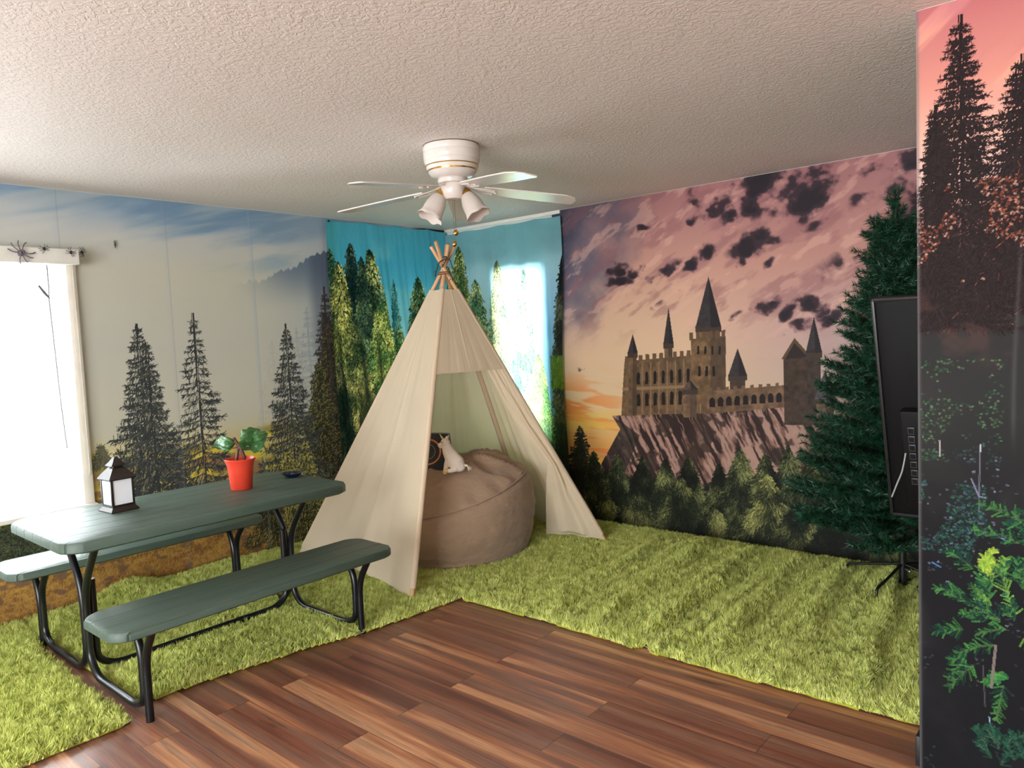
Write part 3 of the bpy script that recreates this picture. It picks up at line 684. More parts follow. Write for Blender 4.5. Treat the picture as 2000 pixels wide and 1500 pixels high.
# ---- forest cloths in the corner
def paint_cloth(which):
    if which == 'L':
        A = Art(-1.29, -0.02, 0.06, 2.425, 0.004); Q = WL
        A.vgrad([(0.06, (30, 70, 66)), (1.0, (60, 130, 130)), (1.5, (150, 216, 230)), (1.9, (92, 188, 216)), (2.1, (76, 176, 208)), (2.42, (84, 172, 194))])
        U, V = A.U, A.V
        A.blend(sst(-1.12, -1.29, U)*0.5, (70, 150, 140))
    else:
        A = Art(0.03, 1.30, 0.06, 2.395, 0.004); Q = WR
        A.vgrad([(0.06, (40, 80, 70)), (1.0, (120, 190, 190)), (1.6, (180, 226, 240)), (2.0, (176, 220, 232)), (2.2, (150, 204, 214)), (2.42, (132, 190, 200))])
        U, V = A.U, A.V
        n = fbm(U*3, V*4, 5, 4)
        A.blend(sst(2.02, 2.16, V+0.2*(n-.5))*0.35, (110, 160, 176))
        A.blend(sst(0.95, 1.15, U)*sst(2.2, 1.4, V)*0.4, (90, 150, 220))
    n = fbm(U*2.5, V*5, 9, 4)
    A.blend(sst(0.5, 0.75, n)*0.3, (150, 220, 224))
    D, Mi, Li = (34, 50, 44), (92, 112, 78), (206, 208, 136)
    if which == 'L':
        far = [(765, 545, .13, (50, 110, 120), (80, 140, 140), (120, 170, 140)), (745, 570, .1, (70, 120, 100), (120, 160, 90), (190, 210, 110)), (843, 560, .14, (70, 110, 70), (120, 150, 70), (190, 200, 90))]
        near = [(640, 485, .15, (26, 60, 50), (60, 100, 70), (120, 150, 80), 0), (680, 474, .16, (22, 44, 44), (44, 74, 62), (90, 120, 80), .1), (657, 510, .17, D, (110, 124, 56), (206, 204, 92), .4), (717, 486, .2, (28, 50, 40), (76, 104, 60), (186, 190, 96), .2), (700, 500, .12, (24, 44, 40), (50, 80, 60), (110, 140, 84), 0),
                (738, 590, .2, (60, 100, 60), (140, 160, 70), (226, 226, 100), .1), (812, 540, .2, (36, 70, 60), (90, 124, 70), (186, 196, 86), .3), (690, 640, .18, (40, 64, 44), (110, 120, 60), (200, 190, 100), -.2), (775, 640, .16, (50, 90, 60), (120, 150, 80), (206, 214, 110), 0), (655, 700, .12, (24, 44, 36), (50, 70, 50), (120, 120, 70), 0), (790, 760, .2, (40, 74, 56), (90, 120, 80), (170, 180, 110), 0)]
    else:
        far = [(1040, 640, .12, (120, 170, 170), (160, 200, 180), (200, 220, 180)), (1003, 600, .12, (130, 180, 190), (160, 200, 190), (200, 220, 190)), (965, 565, .14, (120, 170, 160), (150, 190, 160), (200, 220, 170))]
        near = [(900, 480, .2, (50, 84, 50), (120, 140, 70), (210, 206, 100), .3), (880, 520, .2, (40, 70, 46), (110, 130, 66), (190, 190, 90), .2), (976, 508, .13, (70, 100, 70), (120, 140, 90), (190, 186, 110), 0), (1027, 524, .12, (70, 110, 90), (110, 140, 100), (180, 190, 120), .1), (935, 545, .17, (70, 110, 80), (120, 150, 100), (190, 200, 120), 0),
                (1010, 700, .14, (50, 100, 90), (100, 150, 120), (180, 210, 150), 0), (1058, 690, .13, (70, 130, 60), (120, 190, 70), (180, 226, 90), 0), (1045, 730, .10, (90, 140, 60), (140, 200, 80), (200, 230, 100), 0)]
    k = 0
    for (x, y, hw, a, b, c) in far:
        u, v = Q(x, y); conifer(A, u, v, 0.5, hw, a, b, c, n=3500, seed=300+k, tl=0.02, sharp=9, power=0.6); k += 1
    for (x, y, hw, a, b, c, sd_) in near:
        u, v = Q(x, y); c = np.array(c)*0.8+np.mean(c)*0.2; b = np.array(b)*0.75+np.mean(b)*0.2; conifer(A, u, v, 0.0, hw*1.5, a, b, c, rv=1.2, n=17000, seed=320+k, side=sd_, tl=0.03, sharp=10, power=0.5, ang=50); k += 1
    if which == 'R':
        u, v = Q(1088, 500)
        conifer(A, 1.30, v, -0.3, .17, (22, 28, 26), (40, 50, 40), (92, 100, 76), n=9000, seed=77, side=-.3, tl=0.03, power=0.5)
        rs = np.random.RandomState(4); n = 900; u = 1.18+0.12*rs.rand(n); v = 1.28-0.25*rs.rand(n)
        A.segs(u, v, u+0.02*(rs.rand(n)-.5), v+0.03, np.array([110, 150, 50])*(0.6+0.5*rs.rand(n, 1)), 0)
        A.blend(sst(0.95, 0.5, V)*0.5, (40, 70, 56))
    else:
        # dark trunks and undergrowth
        n = fbm(U*14, V*2.5, 88, 4)
        A.blend(sst(1.25, 0.85, V)*sst(0.48, 0.6, n)*0.7, (24, 34, 30))
        A.blend(sst(0.95, 0.3, V)*0.45, (30, 46, 40))
        for us in (-1.20, -0.98, -0.83):
            A.blend(np.exp(-((U-us-0.03*np.sin(V*3))/0.018)**2)*sst(1.75, 1.3, V)*0.65, (28, 44, 42))
        rs = np.random.RandomState(14); n = 2500; u = -1.05+0.5*rs.rand(n); v = 0.5+0.55*rs.rand(n)
        A.segs(u, v, u+0.02*(rs.rand(n)-.5), v-0.03, np.array([150, 150, 100])*(0.4+0.7*rs.rand(n, 1)), 0, 0.6)
    return A

# ---- dusk forest mural on the near partition (u = x)
def paint_dusk():
    A = Art(4.2195, 4.95, 0.0, 2.438, 0.0019); U, V = A.U, A.V
    A.vgrad([(0.0, (20, 20, 24)), (0.7, (22, 21, 24)), (1.05, (32, 32, 33)), (1.3, (44, 44, 45)), (1.62, (50, 46, 46)), (1.78, (140, 96, 88)), (1.9, (216, 178, 168)), (2.05, (216, 166, 150)), (2.2, (204, 136, 124)), (2.43, (180, 106, 108))])
    n = fbm((U-V*0.7)*4, (V-U*0.8)*12, 3, 5)
    A.blend(sst(0.5, 0.7, n)*sst(1.9, 2.1, V)*0.55, (244, 178, 150))
    A.blend(sst(0.52, 0.72, fbm(U*3, (V-U)*9, 9, 4))*sst(2.2, 2.35, V)*0.5, (168, 96, 118))
    n = fbm(U*9, V*9, 15, 5)
    base = sst(1.74, 1.60, V+0.12*(n-0.5))
    A.blend(base*sst(0.9, 1.4, V), (44, 43, 44))
    A.blend(base*sst(0.5, 0.75, fbm(U*5, V*5, 19, 4))*0.3, (54, 51, 52))
    dk, li = (36, 28, 29), (120, 70, 56)
    def tree(px, py, hw, base, seed, side):
        u, v = WS(px, py)
        spruce(A, u, v, base, hw, 50, dark=dk, lit=li, plit=0.02, seed=seed, needle=0.024, dens=3.4, power=0.70, core=None, trunk=0.011, droop=0.08)
        spruce(A, u, v-0.05, base, hw*0.62, 60, dark=dk, lit=dk, plit=0.0, seed=seed+30, needle=0.022, dens=3.4, power=0.8, core=None, trunk=0.002, droop=-0.1)
    tree(1876, 28, .150, 1.45, 4, 0); tree(1828, 205, .055, 1.5, 6, 0); tree(1998, 105, .15, 1.5, 8, 0); tree(2060, 60, .15, 1.5, 9, 0)
    # warm glints through the boughs
    rs = np.random.RandomState(5)
    g = 2600; u = 4.22+0.5*rs.rand(g); v = 1.60+0.30*rs.rand(g)**1.4; a = rs.rand(g)*6.28; c = np.array([[206, 120, 90], [246, 200, 180], [176, 84, 60], [120, 66, 54]])[rs.randint(0, 4, g)]
    keep = fbm(u*12, v*12, 31, 3) > 0.50; u, v, a, c = u[keep], v[keep], a[keep], c[keep]
    A.segs(u, v, u+0.005*np.cos(a), v+0.005*np.sin(a), c*0.8, 0.0026, 0.75)
    A.blend(sst(1.62, 1.5, V)*sst(1.30, 1.42, V)*sst(0.5, 0.6, fbm(U*6, V*7, 35, 4))*0.35, (96, 66, 58))
    # pale trunk
    u, v = WS(1990, 420); A.blend(np.exp(-((U-4.487-0.012*np.sin(V*4))/0.006)**2)*sst(1.05, 1.2, V)*sst(1.75, 1.6, V)*0.28, (110, 106, 108))
    # leaf glints of the shrubs
    def leaves(x0, y0, x1, y1, k, cols, size, seed, thr=0.5, sc=10):
        r2 = np.random.RandomState(seed); a_, b_ = WS(x0, y1); c_, d_ = WS(x1, y0)
        u = a_+(c_-a_)*r2.rand(k); v = b_+(d_-b_)*r2.rand(k); keep = fbm(u*sc, v*sc, seed, 3) > thr; u, v = u[keep], v[keep]
        an = r2.rand(len(u))*6.28; c = np.array(cols)[r2.randint(0, len(cols), len(u))]*(0.35+0.5*r2.rand(len(u), 1))
        A.segs(u, v, u+size*0.7*np.cos(an), v+size*0.45*np.sin(an), c, 0.003, 0.85)
    G = [(70, 130, 84), (110, 160, 96), (60, 104, 84), (150, 170, 130)]
    leaves(1800, 700, 1960, 860, 420, G, 0.008, 21, .50)
    leaves(1800, 780, 1900, 900, 300, G, 0.008, 22, .48)
    leaves(1800, 850, 1960, 900, 120, [(80, 110, 100), (60, 84, 90)], 0.008, 23, .5)
    leaves(1800, 950, 1925, 1075, 900, [(40, 104, 84), (60, 130, 100), (50, 90, 96), (90, 130, 140)], 0.010, 24, .45)
    leaves(1960, 1000, 2060, 1060, 300, [(40, 124, 84), (60, 140, 90)], 0.010, 25, .45)
    leaves(1800, 900, 1990, 1200, 240, [(120, 130, 160), (160, 170, 200), (70, 76, 90)], 0.010, 26, .5)
    leaves(1800, 1200, 2100, 1500, 360, [(74, 76, 84), (90, 90, 100), (60, 84, 70)], 0.012, 29, .5)
    for (x0, y0, x1, y1, c) in [(1914, 870, 1912, 1000, (120, 120, 140)), (1897, 935, 1912, 970, (150, 150, 180)), (1912, 970, 1926, 972, (150, 150, 180)), (1835, 860, 1836, 892, (210, 200, 200)), (1915, 868, 1915, 882, (214, 220, 236)), (1820, 1098, 1838, 1108, (90, 150, 220)), (1950, 1048, 1966, 1056, (130, 170, 220)), (1932, 1400, 1934, 1420, (180, 200, 240)), (1920, 1300, 1924, 1380, (90, 84, 90))]:
        a_, b_ = WS(x0, y0); c_, d_ = WS(x1, y1); A.segs([a_], [b_], [c_], [d_], np.array(c)*0.75, 0.0022)
    # the bright fir sprigs
    def sprig(x, y, ang, ln, seed, c1, c2, n=22, nl=0.035):
        n = max(7, int(n*0.62)); nl = nl*1.1
        r2 = np.random.RandomState(seed); u, v = WS(x, y); a = math.radians(ang)
        t = np.linspace(0, 1, n); bu = u+math.cos(a)*ln*t; bv = v+math.sin(a)*ln*t-0.15*ln*t*t
        A.segs(bu[:-1], bv[:-1], bu[1:], bv[1:], (86, 80, 60), 0.004)
        for sd_ in (-1, 1):
            an = a+sd_*np.radians(18+50*r2.rand(n)); L = nl*(0.6+0.6*r2.rand(n))*(1.1-0.6*t)
            cc = np.where(r2.rand(n, 1) < 0.5, np.array([c1], float), np.array([c2], float))*(0.75+0.35*r2.rand(n, 1))
            A.segs(bu, bv, bu+np.cos(an)*L, bv+np.sin(an)*L, cc, 0.0028)
    GG = ((56, 108, 54), (20, 56, 44)); GB = ((96, 140, 60), (34, 84, 54))
    r3 = np.random.RandomState(9)
    for k in range(22):
        t = r3.rand(); x = 1960+(r3.rand()-.5)*110*(0.5+t); y = 1120+t*210*(0.5+0.5*r3.rand())
        an = 180-np.degrees(math.atan2(y-1200, x-1975))*0.6+r3.rand()*60-30
        an = math.degrees(math.atan2(-(y-1230), x-1985))+r3.rand()*50-25
        sprig(x, y, an, 0.05+0.04*r3.rand(), 50+k, *(GG if k % 3 else GB), n=16, nl=0.028)
    for k, (x, y, an, l) in enumerate([(1900, 1110, 140, .09), (1885, 1160, 170, .08), (1880, 1230, 190, .08), (1900, 1300, 230, .1), (1960, 1340, 260, .1), (1995, 1020, 150, .12), (1990, 1060, 160, .12), (1998, 1150, 100, .1), (1930, 1200, 150, .12), (1940, 1260, 200, .1)]):
        sprig(x, y, an, l, 90+k, *GG, n=22, nl=0.032)
    for k in range(11): sprig(1922+r3.rand()*30-15, 1095+r3.rand()*26-13, r3.rand()*360, .022, 120+k, (160, 180, 66), (120, 160, 56), n=8, nl=0.016)
    for k in range(8): sprig(1945+r3.rand()*24-12, 1325+r3.rand()*24-12, r3.rand()*360, .022, 150+k, (70, 130, 60), (40, 104, 60), n=8, nl=0.016)
    for k in range(12): sprig(1925+r3.rand()*80, 1440+r3.rand()*60, 90+r3.rand()*100-50, .06, 170+k, (34, 80, 60), (26, 60, 50), n=14, nl=0.02)
    u, v = WS(1945, 1260); A.segs([u], [v], [u-0.012], [v-0.14], (110, 100, 96), 0.006)
    # frayed grey left edge
    A.blend(np.exp(-((U-4.222)/0.006)**2)*0.6, (110, 108, 110))
    return A

muralp = print_mat('printed satin wallpaper', 0.6, 0.18)
muralm = print_mat('printed matte wallpaper', 0.75, 0.12)

A = paint_meadow()
P = np.stack([np.full(A.U.shape, 0.0025), A.U, A.V], -1)
P[..., 0] += 0.0012*fbm(A.U*5, A.V*2, 4, 2)
keep = ~((A.U < W1['y1']+0.002) & (A.U > W1['y0']) & (A.V > W1['z0']-0.03) & (A.V < W1['z1']))
o = grid_mesh('wall_mural', P, A.colors(), muralp, keep=keep)
tag(o, 'misty meadow wall mural with three thin spruces, beside the white blind', 'mural')

A = paint_castle()
P = np.stack([A.U, np.full(A.U.shape, -0.0025), A.V], -1)
P[..., 1] -= 0.0012*fbm(A.U*5, A.V*2, 4, 2)
o = grid_mesh('wall_mural', P, A.colors(0.84), muralp)
tag(o, 'pink sunset wall mural with a stone castle on a crag above dark firs', 'mural')

A = paint_dusk()
P = np.stack([A.U, np.full(A.U.shape, -2.0630), A.V], -1)
o = grid_mesh('wall_mural', P, A.colors(), muralm)
tag(o, 'dark dusk forest mural under a pink sky, on the near partition wall', 'mural')

cl = cloth_mat('thin printed cloth', (1, 1, 1), 0.38, attr=True, tgain=0.08)
clL = cloth_mat('thin printed cloth on solid wall', (1, 1, 1), 0.1, attr=True, tgain=0.1)
def folds(u, v, seed, amp):
    f = (fbm(u*7+0.6*v, v*0.5, seed, 3)-0.5)*2
    g = np.abs(((u*5.3+0.25*np.sin(v*2+seed)) % 1.0)-0.5)*2
    return amp*(f + 0.6*g) * (0.35+0.65*sst(2.42, 1.7, v)) + 0.004*fbm(u*20, v*14, seed+4, 3)
A = paint_cloth('L')
P = np.stack([0.010+np.clip(folds(A.U, A.V, 3, 0.022)+0.012, 0.002, 0.07), A.U, A.V], -1)
P[..., 2] -= 0.012*np.abs(np.sin((A.U+1.29)*9))*sst(2.2, 2.42, A.V)
P[..., 1] += 0.018*sst(-1.0, -1.29, A.U)*np.sin(A.V*2.6)*0.5
o = grid_mesh('forest_tapestry', P, A.colors(), clL)
tag(o, 'teal forest cloth hung left of the corner, deep blue sky over sunlit pines', 'tapestry')
pin = MB().lathe([(0.0, 0.012), (0.008, 0.012), (0.009, 0.006), (0.004, 0.0), (0.004, -0.004), (0, -0.004)], (0.045, -1.282, 2.405), 12, Matrix.Rotation(PI/2, 3, 'Y')).build('push_pin', mat('black plastic', rgb(22, 22, 24), 0.3), o)
pin['label'] = 'black push pin'
A = paint_cloth('R')
P = np.stack([A.U, -(0.020+np.clip(folds(A.U, A.V, 8, 0.022)+0.012, 0.002, 0.07)), A.V], -1)
P[..., 2] -= 0.010*np.abs(np.sin(A.U*8+1))*sst(2.2, 2.42, A.V)
P[..., 0] += 0.014*sst(1.0, 1.30, A.U)*np.sin(A.V*3.4+0.6)
o = grid_mesh('forest_tapestry', P, A.colors(), cl)
tag(o, 'pale glowing forest cloth over the corner window, right of the corner', 'tapestry')

# ------------------------------------------------------------------ shag rugs
def rug_mat():
    m, nt, p = nodes('lime green shag pile'); N = nt.nodes; L = nt.links
    tc = N.new('ShaderNodeTexCoord'); n1 = N.new('ShaderNodeTexNoise'); n1.inputs['Scale'].default_value = 22; n1.inputs['Detail'].default_value = 4
    L.new(tc.outputs['Object'], n1.inputs['Vector'])
    rp = N.new('ShaderNodeValToRGB'); rp.color_ramp.elements[0].color = (*rgb(176, 186, 84), 1); rp.color_ramp.elements[1].color = (*rgb(230, 236, 146), 1)
    rp.color_ramp.elements[0].position = 0.3; rp.color_ramp.elements[1].position = 0.7
    L.new(n1.outputs['Fac'], rp.inputs[0]); L.new(rp.outputs[0], p.inputs['Base Color'])
    p.inputs['Roughness'].default_value = 0.85; p.inputs['Sheen Weight'].default_value = 0.3; p.inputs['Specular IOR Level'].default_value = 0.15
    return m
PILE = rug_mat(); BACK = mat('yellow green rug binding', rgb(158, 160, 44), 0.8)

def edge_poly_dist(poly, X, Y):
    """signed distance to a polygon edge (positive inside)"""
    d = np.full(X.shape, 1e9); ins = np.zeros(X.shape, bool); n = len(poly)
    for k in range(n):
        ax, ay = poly[k]; bx, by = poly[(k+1) % n]
        t = np.clip(((X-ax)*(bx-ax)+(Y-ay)*(by-ay))/((bx-ax)**2+(by-ay)**2), 0, 1)
        d = np.minimum(d, np.hypot(X-ax-t*(bx-ax), Y-ay-t*(by-ay)))
        if ay != by: ins ^= ((ay > Y) != (by > Y)) & (X < (bx-ax)*(Y-ay)/(by-ay)+ax)
    return np.where(ins, d, -d)

def make_rug(label, poly, hfun, seed, step=0.0075, blades=4, blen=0.025):
    poly = np.array(poly); rs = np.random.RandomState(seed)
    x0, y0 = poly.min(0); x1, y1 = poly.max(0)
    root = empty('shag_rug', (float((x0+x1)/2), float((y0+y1)/2), 0)); tag(root, label, 'rug', 'lime green shag rugs')
    inv = Matrix.Translation(-Vector(root.location))
    # backing: a slab following the folds
    gs = 0.011; nx = int((x1-x0)/gs)+2; ny = int((y1-y0)/gs)+2
    X, Y = np.meshgrid(np.linspace(x0-0.01, x1+0.01, nx), np.linspace(y0-0.01, y1+0.01, ny))
    D = edge_poly_dist(poly, X, Y)
    Z = hfun(X, Y)*sst(-0.01, 0.06, D)+0.010
    o = grid_mesh('backing', np.stack([X, Y, Z], -1), None, BACK, root, keep=D > 0.0)
    o.matrix_parent_inverse = inv
    sol = o.modifiers.new('thickness', 'SOLIDIFY'); sol.thickness = 0.008; sol.offset = -1
    # pile
    nx = int((x1-x0)/step); ny = int((y1-y0)/step)
    X, Y = np.meshgrid(np.linspace(x0, x1, nx), np.linspace(y0, y1, ny)); X = X.ravel(); Y = Y.ravel()
    X = X+(rs.rand(len(X))-.5)*step; Y = Y+(rs.rand(len(Y))-.5)*step
    D = edge_poly_dist(poly, X, Y); k = D > 0.002; X, Y, D = X[k], Y[k], D[k]
    X = np.repeat(X, blades); Y = np.repeat(Y, blades); D = np.repeat(D, blades)
    X = X+(rs.rand(len(X))-.5)*step; Y = Y+(rs.rand(len(Y))-.5)*step
    Z = hfun(X, Y)*sst(-0.01, 0.06, D)+0.009
    # tufts lean together in locks
    a = fbm(X*9, Y*9, seed+1, 3)*4*PI + (rs.rand(len(X))-.5)*0.8
    cl_ = fbm(X*62, Y*62, seed+5, 2); b2 = fbm(X*56+9, Y*56, seed+9, 2)
    lx = np.cos(a)*0.28 + (cl_-.5)*2.6; ly = np.sin(a)*0.28 + (b2-.5)*2.6
    ll = blen*(0.75+0.5*rs.rand(len(X)))*(0.75+0.5*fbm(X*26, Y*26, seed+13, 2))
    up = 0.75*np.ones(len(X)); nn = np.sqrt(lx*lx+ly*ly+up*up)
    T = np.stack([X+lx/nn*ll, Y+ly/nn*ll, Z+up/nn*ll], -1)
    th = rs.rand(len(X))*PI; wd = 0.0024
    B0 = np.stack([X-np.cos(th)*wd, Y-np.sin(th)*wd, Z], -1); B1 = np.stack([X+np.cos(th)*wd, Y+np.sin(th)*wd, Z], -1)
    V = np.stack([B0, B1, T], 1).reshape(-1, 3)
    o = raw_mesh('pile', V, np.arange(len(V)).reshape(-1, 3), 3, None, PILE, root, None)
    o.matrix_parent_inverse = inv; o['kind'] = 'stuff'
    return root

def h_flat(seed, amp=0.012):
    def f(X, Y): return amp*fbm(X*3, Y*3, seed, 3) + 0.006*fbm(X*9, Y*9, seed+2, 2)
    return f
def h_near(X, Y):
    return 0.016*fbm(X*3, Y*3, 12, 3) + 0.010*fbm(X*10, Y*10, 14, 2)
def h_table(X, Y):
    base = 0.016*fbm(X*3.3, Y*3.3, 4, 3) + 0.010*fbm(X*10, Y*10, 6, 2)
    hump = 0.075*np.exp(-(((X-0.07)/0.16)**2+((Y+2.93)/0.17)**2)) + 0.03*np.exp(-(((X-0.1)/0.15)**2+((Y+2.35)/0.3)**2))
    lock = 0.022*np.exp(-((X-1.28-0.04*np.sin(Y*8))/0.05)**2)*sst(-3.42, -3.3, Y)*sst(-2.6, -2.9, Y)
    return base+hump+lock
def h_wrink(X, Y):
    base = 0.010*fbm(X*3, Y*3, 24, 3) + 0.006*fbm(X*10, Y*10, 26, 2)
    s = X*3.4 + 0.45*Y + 0.55*fbm(X*1.6, Y*1.3, 31, 3)
    q = s % 1.0; rdg = np.where(q < 0.78, q/0.78, (1-q)/0.22)**1.6
    s2 = X*7.3 - 0.4*Y + 0.9*fbm(X*2, Y*1.5, 35, 3); q = s2 % 1.0; r2 = np.where(q < 0.75, q/0.75, (1-q)/0.25)**1.4
    k = sst(1.9, 2.5, X)
    m = 0.35+0.9*fbm(X*1.7, Y*1.1, 41, 2)
    return base + k*m*(0.056*rdg*sst(-1.84, -1.5, Y) + 0.026*r2)*sst(-0.02, -0.3, Y)
B = [(0.03, -3.47), (0.5, -3.50), (1.50, -3.48), (1.59, -3.43), (1.62, -3.12), (1.665, -2.9), (1.68, -2.75), (1.76, -2.5), (1.80, -2.2), (1.835, -1.815), (0.03, -1.80)]
make_rug('lime green shag rug laid under the picnic table', B, h_table, 3)
make_rug('lime green shag rug at the near left, beside the bench foot', [(0.03, -5.2), (1.70, -5.2), (1.722, -4.2), (1.72, -3.93), (1.715, -3.60), (1.69, -3.555), (1.2, -3.56), (0.62, -3.545), (0.4, -3.50), (0.03, -3.475)], h_near, 5)
make_rug('lime green shag rug spread from the corner under the tent', [(0.03, -1.79), (1.84, -1.805), (1.86, -1.83), (2.4, -1.815), (2.97, -1.83), (3.005, -1.79), (3.012, -0.02), (0.03, -0.02)], h_wrink, 7)
make_rug('wrinkled lime green shag rug under the artificial fir tree', [(3.012, -1.78), (3.06, -1.83), (3.5, -1.82), (4.2, -1.80), (5.2, -1.80), (5.2, -0.02), (3.012, -0.02)], h_wrink, 9)

# ------------------------------------------------------------------ picnic table
def plank_mat():
    m, nt, p = nodes('green moulded plastic planks'); N = nt.nodes; L = nt.links
    p.inputs['Roughness'].default_value = 0.5; p.inputs['Specular IOR Level'].default_value = 0.5
    tc = N.new('ShaderNodeTexCoord'); sp = N.new('ShaderNodeSeparateXYZ'); L.new(tc.outputs['Object'], sp.inputs[0])
    mp = N.new('ShaderNodeMapping'); mp.inputs['Scale'].default_value = (70, 4, 20); L.new(tc.outputs['Object'], mp.inputs[0])
    n1 = N.new('ShaderNodeTexNoise'); n1.inputs['Scale'].default_value = 1.0; n1.inputs['Detail'].default_value = 4; L.new(mp.outputs[0], n1.inputs['Vector'])
    mx = N.new('ShaderNodeMix'); mx.data_type = 'RGBA'; mx.inputs[6].default_value = (*rgb(60, 77, 68), 1); mx.inputs[7].default_value = (*rgb(82, 100, 90), 1)
    L.new(n1.outputs['Fac'], mx.inputs[0]); L.new(mx.outputs[2], p.inputs['Base Color'])
    w_ = N.new('ShaderNodeMath'); w_.operation = 'PINGPONG'; w_.inputs[1].default_value = 0.056; L.new(sp.outputs[0], w_.inputs[0])
    g = N.new('ShaderNodeMapRange'); g.inputs[1].default_value = 0.0; g.inputs[2].default_value = 0.005; L.new(w_.outputs[0], g.inputs[0])
    ad = N.new('ShaderNodeMath'); ad.operation = 'MULTIPLY_ADD'; L.new(n1.outputs['Fac'], ad.inputs[0]); ad.inputs[1].default_value = 0.35; L.new(g.outputs[0], ad.inputs[2])
    b = N.new('ShaderNodeBump'); b.inputs['Strength'].default_value = 0.9; b.inputs['Distance'].default_value = 0.006
    L.new(ad.outputs[0], b.inputs['Height']); L.new(b.outputs[0], p.inputs['Normal'])
    return m
PLANK = plank_mat(); STEEL = mat('black powder coated steel', rgb(12, 14, 21), 0.3, var=0.02, spec=0.5)

tx, ty = 1.12, -2.98
pt = empty('picnic_table', (tx, ty, 0)); tag(pt, 'green plank-top picnic table with two attached benches and black tube legs', 'picnic table')
def slab(name, cx, cy, sx, sy, zt, th, cut, parent, label=None):
    def outline(i, z):
        hx, hy = sx/2-i, sy/2-i; c = cut
        pts = []
        for (qx, qy, a0) in ((1, 1, 0), (-1, 1, 90), (-1, -1, 180), (1, -1, 270)):
            # chamfered corner with softened ends
            p1 = (hx, hy-c) if a0 in (0, 180) else (hx-c, hy); p2 = (hx-c, hy) if a0 in (0, 180) else (hx, hy-c)
            for t in (0.0, 0.08, 0.3, 0.5, 0.7, 0.92, 1.0):
                x = p1[0]+(p2[0]-p1[0])*t; y = p1[1]+(p2[1]-p1[1])*t; bulge = 0.22*c*math.sin(PI*t)*0.7
                pts.append((cx+qx*(x+bulge*0.7), cy+qy*(y+bulge*0.7), z))
        return pts
    b = MB(); b.loft([outline(0.012, zt-th), outline(0.0, zt-th+0.008), outline(0.0, zt-0.014), outline(0.004, zt-0.004), outline(0.012, zt)])
    return b.build(name, PLANK, parent, smooth=35)
slab('tabletop', 0, -0.00, 0.76, 1.42, 0.725, 0.052, 0.075, pt)
for sx_ in (1, -1): slab('bench_seat', sx_*0.61, -0.02, 0.35, 1.36, 0.447, 0.045, 0.06, pt)

def corner_path(pts, r=0.07, n=6):
    """rounds the corners of a polyline"""
    P = [Vector(p) for p in pts]; out = [P[0]]
    for i in range(1, len(P)-1):
        a = (P[i-1]-P[i]); b_ = (P[i+1]-P[i]); ra = min(r, a.length*0.48, b_.length*0.48)
        s_ = P[i]+a.normalized()*ra; e_ = P[i]+b_.normalized()*ra
        for k in range(n+1):
            t = k/n; out.append(s_*(1-t)**2 + P[i]*2*t*(1-t) + e_*t*t)
    out.append(P[-1]); return out
R_ = 0.0165
for ye in (-0.53, 0.53):
    for sd_ in (1, -1):
        # table support that runs down, along the ground, and up to the bench
        pth = [(sd_*0.21, ye, 0.674), (sd_*0.15, ye, 0.60), (sd_*0.019, ye, 0.43), (sd_*0.019, ye, 0.10), (sd_*0.10, ye, 0.032), (sd_*0.50, ye, 0.032), (sd_*0.588, ye, 0.07), (sd_*0.592, ye, 0.30), (sd_*0.50, ye, 0.402)]
        MB().tube(corner_path(pth, 0.10), R_, 12).build('frame_tube', STEEL, pt, smooth=60)
        pth = [(sd_*0.627, ye, 0.0), (sd_*0.627, ye, 0.27), (sd_*0.715, ye, 0.402)]
        MB().tube(corner_path(pth, 0.14), R_, 12).build('bench_leg', STEEL, pt, smooth=60)
        MB().tube([(sd_*0.48, ye, 0.4), (sd_*0.74, ye, 0.4)], 0.008, 8, flat=1.0).build('seat_bracket', STEEL, pt, smooth=60)
    MB().tube([(-0.26, ye, 0.668), (0.26, ye, 0.668)], 0.009, 8).build('top_bracket', STEEL, pt, smooth=60)
MB().tube(corner_path([(0, -0.495, 0.46), (0, -0.495, 0.08), (0, -0.42, 0.034), (0, 0.42, 0.034), (0, 0.495, 0.08), (0, 0.495, 0.46)], 0.08), R_, 12).build('ground_rail', STEEL, pt, smooth=60)

# ------------------------------------------------------------------ things on the table
TZ = 0.7245
BRONZE = mat('dark bronze metal', rgb(58, 50, 46), 0.35, 0.6, var=0.1)
lt = empty('lantern', (1.00, -3.285, TZ), math.radians(4)); tag(lt, 'small dark bronze candle lantern with frosted white panes, near end of the picnic table', 'lantern')
def sq(h, z): return [(h, h, z), (-h, h, z), (-h, -h, z), (h, -h, z)]
MB().loft([sq(.066, 0), sq(.066, .006), sq(.058, .018), sq(.054, .024), sq(.054, .034)]).build('base', BRONZE, lt, smooth=20)
for x in (-1, 1):
    for y in (-1, 1): MB().box((x*.049, y*.049, .095), (.010, .010, .124), 0.001).build('corner_post', BRONZE, lt)
FROST = mat('frosted white pane', rgb(236, 238, 246), 0.35, var=0.01)
for k in range(4):
    b = MB(); a = k*PI/2; b.box((.049*math.cos(a), .049*math.sin(a), .094), (.003, .088, .118) if k % 2 == 0 else (.088, .003, .118)); b.build('pane', FROST, lt, smooth=None)
MB().loft([sq(.062, .155), sq(.064, .160), sq(.054, .176), sq(.030, .206), sq(.022, .214), sq(.020, .220)]).build('roof', BRONZE, lt, smooth=20)
MB().loft([sq(.034, .219), sq(.034, .223), sq(.022, .237), sq(.010, .256), sq(.007, .262)]).build('cap', BRONZE, lt, smooth=20)
MB().tube([(.0+.024*math.cos(t)-.022, .006*math.sin(t), .268+.010*math.sin(t)+.004) for t in np.linspace(0.1, 2*PI-.1, 16)], 0.0022, 6).build('hanging_ring', BRONZE, lt)

